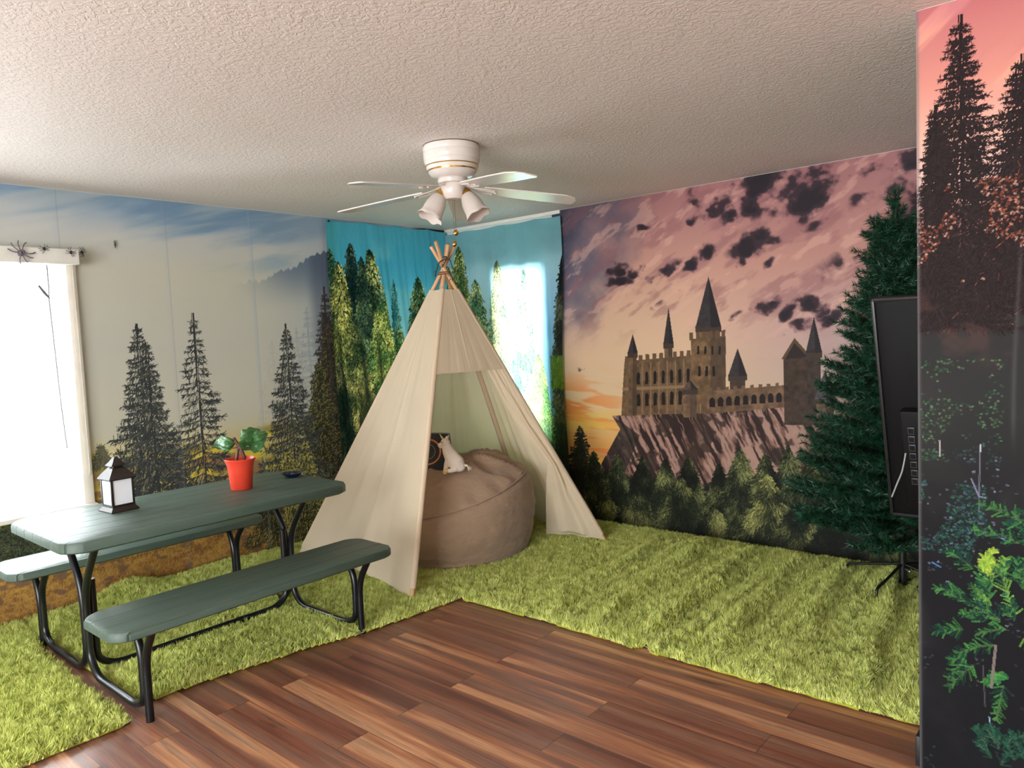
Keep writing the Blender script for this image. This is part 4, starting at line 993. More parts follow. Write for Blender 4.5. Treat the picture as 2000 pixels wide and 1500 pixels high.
pp = empty('potted_plant', (1.085, -2.69, TZ)); tag(pp, 'red plastic pot with a knobbly brown root plant and curled green leaves', 'plant')
REDP = mat('red plastic pot', rgb(214, 66, 46), 0.35, var=0.03)
MB().lathe([(0, 0), (.052, 0), (.056, .004), (.066, .118), (.068, .124), (.071, .142), (.079, .158), (.081, .164), (.079, .167), (.074, .162), (.066, .140), (.062, .120), (.052, .012), (0, .01)], n=40).build('pot', REDP, pp, smooth=50)
MB().lathe([(0, .138), (.03, .137), (.0665, .132)], n=32).build('soil', mat('dark brown potting soil', rgb(60, 36, 28), 0.9, bump=0.8, bscale=120), pp)
ROOT = mat('reddish brown root', rgb(82, 38, 30), 0.5, bump=0.4, bscale=90)
b = MB(); c_, s_ = RX[0], RX[1]
def L2(a, d, z): return (a*c_ - d*s_, a*s_ + d*c_, z)     # a: across, d: depth
b.tube([L2(-.020, 0, .13), L2(-.016, 0, .17), L2(-.010, 0, .20), L2(-.002, 0, .225), L2(.006, 0, .245)], [.007, .0085, .008, .009, .010], 10)
b.tube([L2(.022, .004, .13), L2(.024, .003, .17), L2(.016, 0, .20), L2(.006, 0, .225), L2(-.010, 0, .25), L2(-.022, 0, .275)], [.009, .009, .0085, .011, .009, .006], 10)
b.tube([L2(.004, 0, .235), L2(.016, 0, .243), L2(.026, -.004, .236)], [.009, .008, .005], 8)
b.tube([L2(-.002, 0, .23), L2(-.024, -.003, .224), L2(-.046, -.006, .222)], [.005, .0035, .003], 8)
b.ball(L2(-.022, 0, .272), .009, 10); b.ball(L2(.008, 0, .243), .013, 12)
b.build('root_stem', ROOT, pp, smooth=60)
LEAF = mat('crinkled green leaf', rgb(62, 104, 58), 0.4, var=0.28, scale=38, bump=0.6, bscale=55, dist=0.004)
def leaf(cx, cz, dep, wl, hl, ang, seed, curl=0.03):
    def fn(u, v):
        t = u; q = (v-0.5)*2
        wdt = hl*math.sin(PI*min(1, t*0.93+0.05))**0.6*(1+0.12*math.sin(t*17+seed))
        a = (t-0.5)*wl; z = q*wdt*0.5
        d = curl*math.sin(t*5+seed)+curl*0.8*q*q+0.006*math.sin(q*9+t*12)
        ca, sa = math.cos(ang), math.sin(ang)
        return L2(cx+a*ca-z*sa, dep+d, cz+a*sa+z*ca)
    o = MB().grid(fn, 18, 12).build('leaf', LEAF, pp, smooth=180)
    return o
leaf(-.085, .245, 0, .125, .085, math.radians(8), 1)
leaf(.055, .285, .0, .10, .085, math.radians(15), 3)
leaf(.075, .235, -.015, .12, .10, math.radians(-20), 5, .04)
leaf(.095, .262, .02, .11, .08, math.radians(40), 8)
b = MB(); b.tube([L2(.012, 0, .24), L2(.03, 0, .25), L2(.05, 0, .262)], .003, 6); b.tube([L2(.012, 0, .235), L2(.04, -.01, .232), L2(.06, -.014, .232)], .003, 6)
b.build('leaf_stem', mat('green stem', rgb(84, 110, 60), 0.5), pp)

ds = empty('dish', (1.035, -2.345, TZ)); tag(ds, 'tiny dark blue dish at the far end of the picnic table', 'dish')
b = MB(); b.lathe([(0, 0), (.030, 0), (.034, .003), (.050, .014), (.058, .022), (.060, .024), (.057, .024), (.046, .016), (.032, .007), (0, .006)], n=36)
o = b.build('bowl', mat('dark blue glazed ceramic', rgb(26, 34, 58), 0.2), ds, smooth=60)
b = MB(); b.ball((0.01, 0, .013), .012, 12, (1.4, 1, .6)); b.ball((-.018, .01, .012), .010, 12); b.build('contents', mat('dark pebbles', rgb(40, 46, 62), 0.3), ds)

# ------------------------------------------------------------------ canvas tent
AP = np.array([1.250, -1.262, 1.905])
FEET = {'F': (1.640, -2.022), 'L': (0.275, -1.860), 'K': (0.20, -0.86), 'B': (0.985, -0.205), 'R': (1.925, -0.460)}
FZ = {k: 0.0 for k in FEET}
tn = empty('play_tent', (1.2, -1.2, 0)); tag(tn, 'cream canvas teepee play tent with wooden poles, open front', 'tent'); TI = Matrix.Translation(-Vector(tn.location))
WOOD = mat('pale pine pole', rgb(206, 160, 118), 0.55, stretch=(1, 1, 0.1), scale=40, var=0.1)
CANVAS = cloth_mat('cream cotton canvas', rgb(238, 221, 196), 0.38, bump=0.35, bscale=260)
off = {'F': (0.014, -0.012), 'L': (-0.022, -0.010), 'K': (-0.016, 0.012), 'B': (0.0, 0.024), 'R': (0.024, 0.008)}
def pole_pt(k, z):
    f = np.array([*FEET[k], 0.0]); a = AP + np.array([*off[k], 0]); t = (z-0)/a[2]
    return f+(a-f)*t
topz = {'F': 2.10, 'L': 2.08, 'K': 2.09, 'B': 2.11, 'R': 2.085}
for k in FEET:
    b = MB(); b.tube([pole_pt(k, 0.0), pole_pt(k, topz[k])], 0.0125, 14)
    o = b.build('pole', WOOD, tn, smooth=50); o.matrix_parent_inverse = TI
CEN = np.array([1.13, -1.20])
def outward(a, b_):
    d = np.array([b_[1]-a[1], -(b_[0]-a[0]), 0.0]); d /= np.linalg.norm(d)
    mid = (np.array(a[:2])+np.array(b_[:2]))/2-CEN
    return d if d[:2] @ mid > 0 else -d
def panel(name, ka, kb, ztop, zbot, sag, seed, s0=0.0, s1=1.0, seam=True, label=None, nu=70, nv=90):
    od = outward(pole_pt(ka, 0.5), pole_pt(kb, 0.5))
    u = np.linspace(s0, s1, nu); z = np.linspace(ztop, zbot, nv); P = np.zeros((nv, nu, 3))
    for j, zz in enumerate(z):
        a = pole_pt(ka, zz); b_ = pole_pt(kb, zz)
        P[j] = a[None]+(b_-a)[None]*u[:, None]
    U_, Z_ = np.meshgrid(u, z); low = sst(1.8, 0.0, Z_); dist = np.linalg.norm(pole_pt(ka, 0)-pole_pt(kb, 0))
    bow = np.sin(PI*U_)
    n = fbm(U_*3+0.8*Z_, Z_*1.2, seed, 3)-0.5
    fan = (fbm(U_*11, Z_*0.7, seed+3, 3)-0.5)*0.022*bow*sst(1.8, 0.9, Z_)
    dd = -sag*bow*low + 0.085*n*bow*low + fan + 0.014*(fbm(U_*9, Z_*9, seed+6, 3)-.5)*bow*low + 0.016
    if seam: dd = dd + 0.004*np.exp(-((U_-0.5)/0.012)**2)
    P += od[None, None]*dd[..., None]
    P[..., 2] += 0.018*np.sin(U_*7+seed)*sst(0.3, 0.0, Z_)*bow
    o = grid_mesh(name, P, None, CANVAS, tn); o.matrix_parent_inverse = TI
    if label: o['label'] = label
    return o
panel('canvas_panel', 'L', 'F', 1.80, 0.035, 0.05, 2)
panel('canvas_panel', 'K', 'L', 1.80, 0.035, 0.04, 5)
panel('canvas_panel', 'B', 'K', 1.80, 0.035, 0.03, 8)
panel('canvas_panel', 'R', 'B', 1.80, 0.035, 0.03, 11)
panel('door_header', 'F', 'R', 1.80, 1.262, 0.02, 14, nv=40)
for k in FEET:
    b = MB(); b.tube([pole_pt(k, 0.075), pole_pt(k, 1.80)], 0.0185, 14)
    o = b.build('pole_sleeve', CANVAS, tn, smooth=50); o.matrix_parent_inverse = TI
# door flap drawn back against the right pole
def flap(u, v):
    z = 1.262+(0.035-1.262)*v
    a = pole_pt('R', z)
    K = [(0.0, (1.425, -1.075)), (0.30, (1.50, -0.90)), (0.55, (1.64, -0.74)), (0.75, (1.55, -0.66)), (1.0, (1.46, -0.56))]
    xs = np.interp(v, [q[0] for q in K], [q[1][0] for q in K]); ys = np.interp(v, [q[0] for q in K], [q[1][1] for q in K])
    e = np.array([xs, ys, z])
    p = a+(e-a)*u
    d = np.array([0.75, -0.66, 0])*(0.035*math.sin(PI*u)*v + 0.018*math.sin(u*14+v*3)*(0.2+v)*math.sin(PI*min(1, u*1.1)) + 0.010*(vnoise(u*9, v*12, 3)-.5))
    return p+d+np.array([0.012, -0.012, 0.02*math.sin(PI*u)*(v > 0.98)])
o = MB().grid(flap, 40, 70).build('door_flap', CANVAS, tn, smooth=180); o.matrix_parent_inverse = TI
# tie cord at the crossing and a twiggy garland hung on it
b = MB()
b.tube([(AP[0]+0.036*math.cos(t), AP[1]+0.036*math.sin(t), AP[2]-0.012+0.006*t/PI) for t in np.linspace(0, 5*PI, 60)], 0.0035, 6)
o = b.build('tie_cord', mat('brown cord', rgb(120, 72, 48), 0.7), tn); o.matrix_parent_inverse = TI
vg = empty('twig_garland', (AP[0]+.05, AP[1]-.05, 1.95)); tag(vg, 'dark twiggy garland looped over the crossed tent poles', 'garland')
VT = mat('dark green brown twig', rgb(52, 50, 38), 0.7, bump=0.5, bscale=200)
def VQ(px, py, d=0.0):
    rr = ray(px, py); v = np.array([AP[0], AP[1]])-CAM[:2]; t = (v @ rr[:2])/(rr[:2] @ rr[:2])-0.06+d
    return CAM+rr*t-np.array(vg.location)
def sm(pts, n=6):
    P = [Vector(p) for p in pts]; out = []
    for i in range(len(P)-1):
        a = P[max(0, i-1)]; b_ = P[i]; c2 = P[i+1]; d_ = P[min(len(P)-1, i+2)]
        for k in range(n):
            t = k/n; out.append(0.5*((2*b_)+(c2-a)*t+(2*a-5*b_+4*c2-d_)*t*t+(3*b_-a-3*c2+d_)*t**3))
    return out+[P[-1]]
b = MB()
b.tube(sm([VQ(850, 539), VQ(853, 526), VQ(857, 514), VQ(866, 507), VQ(875, 505), VQ(880, 510), VQ(884, 523), VQ(890, 530)]), 0.0042, 7)
b.tube(sm([VQ(864, 503), VQ(872, 502), VQ(869, 512), VQ(863, 522)]), 0.0045, 7)
b.tube(sm([VQ(876, 522), VQ(878, 532), VQ(883, 541), VQ(884, 548)]), 0.004, 7)
b.build('main_twig', VT, vg)
for (a0, a1) in (((890, 530), (888, 522)), ((884, 523), (891, 527)), ((852, 530), (845, 533)), ((881, 538), (886, 534)), ((850, 539), (852, 543)), ((880, 545), (877, 551)), ((866, 517), (861, 519)), ((878, 506), (882, 498))):
    MB().tube([VQ(*a0), VQ((a0[0]+a1[0])/2, (a0[1]+a1[1])/2-1), VQ(*a1)], [0.0028, 0.002, 0.001], 5).build('side_twig', VT, vg)

# ------------------------------------------------------------------ bean bag
BAG = mat('taupe brown microsuede', rgb(150, 125, 104), 0.85, var=0.05, bump=0.55, bscale=13, sheen=0.25, spec=0.2, stretch=(1, 1, 1.6), dist=0.025)
bb = empty('bean_bag', (1.07, -1.13, 0.0)); tag(bb, 'large round taupe brown bean bag slouched inside the tent', 'bean bag')
RB = 0.58
def seam_h(th): return 0.405+0.135*math.cos(th-math.radians(50))+0.012*math.sin(3*th)
def bag(u, v):
    th = 2*PI*u+2.3; hs = seam_h(th)
    cs, sn = math.cos(th), math.sin(th)
    if v < 0.12:
        t = v/0.12; r = RB*0.90*t; z = 0.022+0.006*t
    elif v < 0.58:
        t = (v-0.12)/0.46; z = 0.028+(hs-0.028)*t
        r = RB*(0.90+0.10*math.sin(PI*t)**0.6+0.035*t)
        z0 = z
        r += 0.010*(vnoise(u*10, z*26, 3)-.5)+0.012*(vnoise(u*24, z*7, 6)-.5)*math.sin(PI*t) + 0.006*math.sin(z*70+u*30)*math.sin(PI*t)*vnoise(u*9, z*4, 9)
        r += 0.010*math.exp(-(t/0.05)**2) - 0.016*math.exp(-((t-1)/0.05)**2)
    else:
        t = (v-0.58)/0.42
        r = RB*0.935*(1-t)+0.0
        hc = 0.605
        z = hs+(hc-hs)*(1-(1-t)**2.0)+0.045*math.sin(PI*t)**1.0
        x, y = r*cs, r*sn
        k = math.sin(PI*min(1, t*1.15))
        s = x*0.65+y*0.76
        cr = (x*(-0.76)+y*0.65)
        z += k*(0.062*(1-abs(((cr*6.0+1.3*vnoise(s*4+5, cr*5, 12)) % 1)-0.5)*2)**3+0.030*(vnoise(s*6+3, cr*16+9, 15)-.5))
        z += 0.012*math.sin(th*19+3*t)*math.exp(-(t/0.16)**2)
        # hollow on the left where the cushion sits
        z -= 0.07*math.exp(-(((x+0.10)/0.20)**2+((y+0.32)/0.17)**2))
    return (r*cs, r*sn, z)
BC = MB().grid(bag, 150, 110).build('cover', BAG, bb, smooth=180)
def bag_hit(px, py):
    ok, p, n, i = BC.ray_cast(Vector(CAM)-bb.location, Vector(ray(px, py)).normalized())
    return p+bb.location if ok else Vector((1.16, -1.23, 0.57))
b = MB(); b.tube([(RB*0.937*math.cos(t), RB*0.937*math.sin(t), seam_h(t)+0.001) for t in np.linspace(0, 2*PI, 120)], 0.005, 8); b.build('seam_piping', BAG, bb)
b = MB(); b.tube([((RB*0.91+.005)*math.cos(t), (RB*0.91+.005)*math.sin(t), 0.03) for t in np.linspace(0, 2*PI, 120)], 0.006, 8); b.build('bottom_piping', BAG, bb)

# cushion with orange ring, unicorn
cu = empty('cushion', bag_hit(830, 925)+Vector(FX)*0.10+Vector((0, 0, 0.125))); tag(cu, 'dark round-patterned cushion with an orange ring, half hidden behind the front tent pole', 'cushion')
cu.rotation_euler = (math.radians(68), 0, math.atan2(RX[1], RX[0])); cu.scale = (1, 1, 1)
def pillow(u, v):
    a = (u-.5)*2; c2 = (v-.5)*2
    return (a*0.17*(1-0.06*c2*c2), c2*0.14*(1-0.06*a*a), 0)
b = MB()
def pil(side):
    def f(u, v):
        a = (u-.5)*2; c2 = (v-.5)*2; x, y, _ = pillow(u, v)
        return (x, y, side*0.055*max(0, (1-a*a)*(1-c2*c2))**0.42)
    return f
b.grid(pil(1), 30, 26); b.grid(pil(-1), 30, 26); bmesh.ops.remove_doubles(b.bm, verts=b.bm.verts, dist=0.0008)
DK = mat('charcoal woven cushion cover', rgb(50, 54, 56), 0.85, var=0.35, scale=18, bump=0.3, bscale=200)
b.build('cover', DK, cu, smooth=70)
def onp(x, y, e=0.002):
    a = x/0.17; c2 = y/0.14; return 0.055*max(0, (1-a*a)*(1-c2*c2))**0.42+e
b = MB(); b.tube([(0.02+0.085*math.cos(t), 0.0+0.085*math.sin(t), onp(0.02+0.085*math.cos(t), 0.085*math.sin(t))) for t in np.linspace(0, 2*PI, 60)], 0.006, 8)
b.build('ring_trim', mat('orange woven trim', rgb(206, 126, 84), 0.7), cu)
b = MB(); b.tube([(0.02+0.05*math.cos(t), 0.05*math.sin(t), onp(0.02+0.05*math.cos(t), 0.05*math.sin(t))) for t in np.linspace(0, 2*PI, 40)], 0.0025, 6)
b.build('inner_ring', mat('pale thread', rgb(150, 140, 110), 0.7), cu)
b = MB(); b.tube([pillow(u, v) for u, v in [(i/20, 0) for i in range(21)]+[(1, i/20) for i in range(21)]+[(1-i/20, 1) for i in range(21)]+[(0, 1-i/20) for i in range(21)]], 0.006, 8)
b.build('grey_piping', mat('grey piping', rgb(120, 122, 128), 0.6), cu)

un = empty('plush_unicorn', bag_hit(880, 924)+Vector((0, 0, 0.008))); un.scale = (1.15, 1.15, 1.15); tag(un, 'white plush unicorn with yellow hooves sitting on the bean bag', 'soft toy')
un.rotation_euler = (0, 0, math.atan2(RX[1], RX[0])+math.radians(-12))      # x: to the right in the photo; faces -x
PL = mat('white plush fur', rgb(232, 218, 206), 0.95, bump=0.8, bscale=260, sheen=0.4, dist=0.004)
b = MB()
b.tube([(.062, 0, .030), (.042, 0, .046), (.010, 0, .086), (-.008, 0, .122), (-.018, 0, .152)], [.034, .047, .042, .034, .026], 16)    # trunk and neck
b.ball((.052, 0, .032), .036, 16, (1.1, 1, .9))
b.ball((-.022, 0, .168), .026, 16, (1.05, .95, 1.0)); b.ball((-.044, 0, .153), .019, 14, (1.25, .95, .9))     # head and muzzle
for s_ in (-1, 1):
    b.tube([(-.004, s_*.016, .085), (-.016, s_*.019, .045), (-.022, s_*.024, .004)], [.016, .0145, .014], 12)
    b.tube([(.045, s_*.026, .024), (.020, s_*.036, .015), (-.002, s_*.038, .012)], [.017, .013, .0115], 12)
    b.tube([(-.014, s_*.014, .184), (-.010, s_*.018, .200), (-.006, s_*.020, .212)], [.008, .006, .001], 8)
o = b.build('body', PL, un, smooth=180)
rm = o.modifiers.new('skin', 'REMESH'); rm.mode = 'VOXEL'; rm.voxel_size = 0.0032; rm.use_smooth_shade = True
sm_ = o.modifiers.new('soft', 'SMOOTH'); sm_.iterations = 4; sm_.factor = 0.5
YH = mat('pale yellow plush', rgb(226, 200, 130), 0.9, bump=0.5, bscale=260)
for (x, y, z) in ((-.023, .024, -.003), (-.023, -.024, -.003), (-.010, .039, .011), (-.010, -.039, .011)):
    MB().ball((x, y, z+.004), .0135, 14, (1.05, 1, .8)).build('hoof', YH, un, smooth=180)
MB().tube([(-.034, 0, .188), (-.044, 0, .203), (-.054, 0, .220)], [.007, .005, .001], 10).build('horn', mat('gold horn fabric', rgb(214, 190, 120), 0.4), un)
for s_ in (-1, 1): MB().ball((-.036, s_*.022, .172), .0036, 10).build('eye', mat('black bead eye', rgb(14, 12, 12), 0.15), un)
b = MB()
rs = np.random.RandomState(2)
for k in range(26):
    t = k/25; x = -.018+.035*t; z = .192-.11*t; b.tube([(x, 0.0, z), (x+.012, .010*(rs.rand()-.5)*2, z-.004), (x+.018, .018*(rs.rand()-.5)*2, z-.02)], [.0035, .003, .001], 5)
b.build('mane', mat('cream mane yarn', rgb(236, 226, 206), 0.9), un)
b = MB()
for k in range(14): b.tube([(.082, 0, .04), (.100, .012*(rs.rand()-.5)*2, .035+.01*(rs.rand()-.5)), (.112+.008*rs.rand(), .03*(rs.rand()-.5)*2, .008+.02*rs.rand())], [.004, .003, .001], 5)
b.build('tail', mat('cream mane yarn', rgb(236, 226, 206), 0.9), un)

# ------------------------------------------------------------------ ceiling fan
fan = empty('ceiling_fan', (2.135, -2.028, H)); tag(fan, 'white five-blade ceiling fan with two frosted bell lamps and brass bands', 'ceiling fan')
WH = mat('white enamel', rgb(224, 214, 208), 0.22, var=0.02, spec=0.6)
BR = mat('polished brass', rgb(206, 160, 74), 0.18, 1.0, var=0.05)
MB().lathe([(0, -.004), (.139, -.004), (.142, -.012), (.142, -.030), (.1395, -.034), (.1415, -.038), (.140, -.072), (.137, -.076), (.138, -.080), (.131, -.100)], n=64).lathe([(.131, -.104), (.124, -.122)], n=64).lathe([(.122, -.128), (.108, -.146), (.092, -.156), (.070, -.162), (0, -.162)], n=64).build('motor_housing', WH, fan, smooth=35)
MB().lathe([(.1, -.0985), (.1325, -.0995), (.1325, -.1045), (.1, -.1055)], n=64).build('brass_band', BR, fan, smooth=40)
MB().lathe([(.1, -.1205), (.1245, -.1215), (.1235, -.1285), (.09, -.129)], n=64).build('brass_band', BR, fan, smooth=40)
MB().lathe([(0, -.001), (.140, -.001), (.140, -.0042), (0, -.0042)], n=64).build('gap_shade_disc', mat('painted gap shade', rgb(60, 56, 54), 0.6), fan, smooth=40)  # dark disc coloured as the shaded gap between housing and ceiling
MB().lathe([(0, -.160), (.072, -.160), (.076, -.168), (.072, -.184), (.058, -.188), (0, -.188)], n=48).build('hub', WH, fan, smooth=40)
MB().lathe([(0, -.186), (.058, -.186), (.062, -.194), (.060, -.225), (.052, -.250), (.040, -.262), (0, -.264)], n=48).build('switch_housing', WH, fan, smooth=40)
def blade_geo(k):
    a = math.radians(56+72*k); 
    R3 = Matrix.Rotation(a, 3, 'Z'); tilt = Matrix.Rotation(math.radians(-5.5), 3, 'X'); droop = Matrix.Rotation(math.radians(5.5), 3, 'Y')
    base = Vector((0.15, 0, -0.217))
    pts = []
    L_, w0, w1 = 0.50, 0.052, 0.069
    outl = [(0.0, -w0), (0.03, -w0-.004), (L_*.55, -w1+.002), (L_-.075, -w1), (L_-.02, -w1+.022), (L_, -w1+.060), (L_, w1-.012), (L_-.012, w1), (L_*.5, w1-.002), (0.03, w0+.003), (0.0, w0)]
    b = MB()
    b.prism(outl, 2, -0.003, 0.003)
    bmesh.ops.bevel(b.bm, geom=b.bm.edges[:], offset=0.0015, segments=1, affect='EDGES')
    for v in b.bm.verts: v.co = R3 @ (base + droop @ (tilt @ v.co))
    bl = b.build('blade', WH, fan, smooth=35)
    # blade iron
    b = MB()
    b.tube([(-.088, 0, .014), (-.06, 0, .008), (-.03, .018, .0), (.01, .034, -.005), (.055, .026, -.006)], [.008, .008, .008, .008, .007], 8, flat=0.5, up=(0, 0, 1))
    b.tube([(-.088, 0, .014), (-.06, 0, .008), (-.03, -.018, .0), (.01, -.034, -.005), (.055, -.026, -.006)], [.008, .008, .008, .008, .007], 8, flat=0.5, up=(0, 0, 1))
    b.tube([(-.09, 0, .016), (-.03, 0, .002), (.065, 0, -.006)], [.010, .007, .006], 8, flat=0.5, up=(0, 0, 1))
    for q in ((.052, .026), (.052, -.026), (.066, 0)): b.ball((q[0], q[1], -.008), .006, 8, (1, 1, .6))
    for v in b.bm.verts: v.co = R3 @ (base + droop @ (tilt @ v.co))
    b.build('blade_iron', WH, bl, smooth=60)
for k in range(5): blade_geo(k)
SHADE = cloth_mat('frosted glass shade', rgb(232, 222, 216), 0.35, bump=0.0)
for sgn in (-1, 1):
    ax = Vector((RX[0]*sgn, RX[1]*sgn, 0)).normalized()
    b = MB(); b.tube(sm([ax*0.050+Vector((0, 0, -.215)), ax*0.066+Vector((0, 0, -.212)), ax*0.072+Vector((0, 0, -.222)), ax*0.066+Vector((0, 0, -.238))]), .006, 8)
    dr = (ax*0.50+Vector((0, 0, -1))+Vector((-RX[1], RX[0], 0))*-0.25).normalized()
    rot = Vector((0, 0, 1)).rotation_difference(dr).to_matrix()
    o0 = ax*0.058+Vector((0, 0, -.226))
    b.lathe([(0, -.004), (.022, -.004), (.030, .004), (.031, .020), (.026, .024), (0, .024)], tuple(o0), 24, rot)
    arm = b.build('lamp_arm', BR, fan, smooth=50)
    b = MB(); n = 48; prof = [(.026, .014), (.034, .026), (.042, .045), (.049, .068), (.052, .092), (.052, .108), (.056, .126), (.066, .146)]
    rings = []
    for (r, z) in prof+[(r-.003, z-.001) for r, z in prof[::-1]]:
        ring = []
        for i in range(n):
            t = 2*PI*i/n; fl = 1+0.05*math.sin(6*t)*sst(.10, .146, z)
            ring.append(o0+rot @ Vector((r*fl*math.cos(t), r*fl*math.sin(t), z+0.004*math.sin(6*t)*float(sst(.10, .146, z)))))
        rings.append(ring)
    b.loft(rings, cap=False); b.build('glass_shade', SHADE, arm, smooth=180)
CH = mat('thin metal chain', rgb(150, 140, 110), 0.3, 0.9)
for (dx, zb) in ((0.004, 2.012), (-0.005, 1.957)):
    c = MB().tube([(RX[0]*dx, RX[1]*dx, -.262), (RX[0]*dx, RX[1]*dx, zb-H+.014)], 0.0012, 6).build('pull_chain', CH, fan)
    MB().lathe([(0, -.015), (.008, -.013), (.0125, -.004), (.0125, .004), (.007, .012), (.003, .016), (0, .016)], (RX[0]*dx, RX[1]*dx, zb-H), 16).build('chain_knob', BR, c, smooth=60)

# ------------------------------------------------------------------ artificial fir tree
tr = empty('artificial_fir_tree', (3.775, -0.36, 0)); tag(tr, 'tall dark green artificial fir tree on a black metal stand', 'tree')
MB().tube([(0, 0, 0.03), (0, 0, 0.36)], 0.019, 14).build('stand_pole', mat('black painted metal', rgb(20, 22, 22), 0.4), tr, smooth=60)
MB().tube([(0, 0, 0.36), (-0.02, 0, 2.10)], [0.014, 0.010], 10).build('trunk', mat('dark green wrapped stem', rgb(20, 40, 28), 0.8), tr, smooth=60)
BLK = mat('black painted metal', rgb(20, 22, 22), 0.4)
for a in (170, 260, 350, 80):
    ca, sa = math.cos(math.radians(a)), math.sin(math.radians(a))
    pth = [(ca*.015, sa*.015, .155), (ca*.20, sa*.20, .115), (ca*.305, sa*.305, .095), (ca*.315, sa*.315, .03), (ca*.30, sa*.30, .028), (ca*.015, sa*.015, .05)]
    MB().tube(corner_path(pth, 0.02, 4), 0.0075, 8).build('stand_leg', BLK, tr, smooth=60)
MB().tube([(.018, -.018, .135), (.04, -.04, .135)], .004, 8).ball((.045, -.045, .135), .009, 10).build('wing_screw', mat('steel screw', rgb(170, 170, 170), 0.3, 0.9), tr)
def fir_foliage():
    rs = np.random.RandomState(17)
    TP, TD, TL = [], [], []                # twig start, direction, length
    nb = 190
    for i in range(nb):
        t = (i+rs.rand())/nb; z = 0.32+1.72*t
        Rr = 0.60*(1-(z-0.25)/1.98)**0.72*(0.86+0.26*rs.rand())
        az = i*2.39996+rs.rand()*0.5; rise = math.radians(8+24*t+12*rs.rand())
        d = np.array([math.cos(az)*math.cos(rise), math.sin(az)*math.cos(rise), math.sin(rise)])
        side = np.array([-math.sin(az), math.cos(az), 0]); p0 = np.array([-0.012*t, 0, z-0.10])
        n = max(3, int(Rr/0.055))
        for k in range(n):
            q = 0.22+0.74*k/n; p = p0+d*Rr*q-np.array([0, 0, 0.06*q*q*(1-t)])
            for sg in (-1, 1):
                dd = d*0.75+side*sg*(0.55+0.3*rs.rand())+np.array([0, 0, 0.25*(rs.rand()-0.35)]); dd /= np.linalg.norm(dd)
                TP.append(p); TD.append(dd); TL.append(0.085+0.07*rs.rand()*(1-0.4*t))
        TP.append(p0+d*Rr*0.3); TD.append(d); TL.append(Rr*0.72)
    for k in range(9):
        a = k*0.7; TP.append(np.array([-0.02, 0, 1.98+0.012*k])); dd = np.array([0.45*math.cos(a), 0.45*math.sin(a), 0.9]); TD.append(dd/np.linalg.norm(dd)); TL.append(0.10)
    TP.append(np.array([-0.02, 0, 2.05])); TD.append(np.array([-0.05, 0, 1.0])); TL.append(0.13)
    TP, TD, TL = np.array(TP), np.array(TD), np.array(TL)
    cnt = (TL*860).astype(int); I = np.repeat(np.arange(len(TL)), cnt); m_ = len(I)
    s_ = rs.rand(m_); P0 = TP[I]+TD[I]*(TL[I]*s_)[:, None]
    rnd = rs.randn(m_, 3); rnd -= TD[I]*(rnd*TD[I]).sum(1)[:, None]; rnd /= np.linalg.norm(rnd, axis=1)[:, None]
    dirn = rnd+TD[I]*0.9; dirn /= np.linalg.norm(dirn, axis=1)[:, None]
    ln = 0.036*(0.7+0.5*rs.rand(m_)); sd_ = np.cross(dirn, rs.randn(m_, 3)); sd_ /= np.linalg.norm(sd_, axis=1)[:, None]
    wv = 0.0021
    V = np.stack([P0-sd_*wv, P0+sd_*wv, P0+dirn*ln[:, None]], 1).reshape(-1, 3)
    V[:, 0] = np.maximum(V[:, 0], -3); lim = 0.36-0.02
    V[:, 1] = np.minimum(V[:, 1], lim)
    return V, np.arange(len(V)).reshape(-1, 3)
def needle_mat():
    m, nt, p = nodes('dark green plastic needles'); N = nt.nodes; L = nt.links
    tc = N.new('ShaderNodeTexCoord'); n1 = N.new('ShaderNodeTexNoise'); n1.inputs['Scale'].default_value = 30; L.new(tc.outputs['Object'], n1.inputs['Vector'])
    rp = N.new('ShaderNodeValToRGB'); rp.color_ramp.elements[0].color = (*rgb(12, 42, 28), 1); rp.color_ramp.elements[1].color = (*rgb(34, 84, 56), 1)
    rp.color_ramp.elements[0].position = 0.35; rp.color_ramp.elements[1].position = 0.7
    L.new(n1.outputs['Fac'], rp.inputs[0]); L.new(rp.outputs[0], p.inputs['Base Color']); p.inputs['Roughness'].default_value = 0.45
    return m
V, Fc = fir_foliage()
raw_mesh('foliage', V, Fc, 3, None, needle_mat(), tr, None)

# ------------------------------------------------------------------ television on the back of the partition
tv = empty('television', (4.77, -1.90, 1.15)); tag(tv, 'large black flat television seen from behind, beside the dark forest wall', 'television')
PLA = mat('black textured plastic', rgb(9, 9, 11), 0.55, var=0.05, spec=0.2, bump=0.1, bscale=300)
ta = math.atan2(0.25, 0.84); RT = Matrix.Rotation(ta, 3, 'X'); tp = Vector((0, 0.175, 0))
def tvb(b):
    for v in b.bm.verts: v.co = tp + RT @ v.co
    return b
TW, TH = 1.49, 0.87
tvb(MB().box((0, 0.012, 0), (TW, 0.024, TH), 0.004)).build('screen_panel', PLA, tv)
b = MB()
for (x, z, sx, sz) in ((0, TH/2-.006, TW, .012), (0, -TH/2+.006, TW, .012), (-TW/2+.006, 0, .012, TH), (TW/2-.006, 0, .012, TH)): b.box((x, -0.004, z), (sx, 0.014, sz), 0.003)
tvb(b).build('bezel_rim', mat('satin black rim', rgb(28, 28, 31), 0.35), tv)
tvb(MB().box((0, 0.0255, 0), (TW-.02, 0.003, TH-.02))).build('screen', mat('dark glass screen', rgb(8, 8, 10), 0.08), tv, smooth=None)
b = tvb(MB().box((-0.075, -0.022, -0.18), (1.20, 0.045, 0.40), 0.010)); hs = b.build('rear_housing', PLA, tv)
GP = mat('grey port surround', rgb(60, 61, 66), 0.4)
PB = mat('dark socket', rgb(12, 12, 14), 0.3)
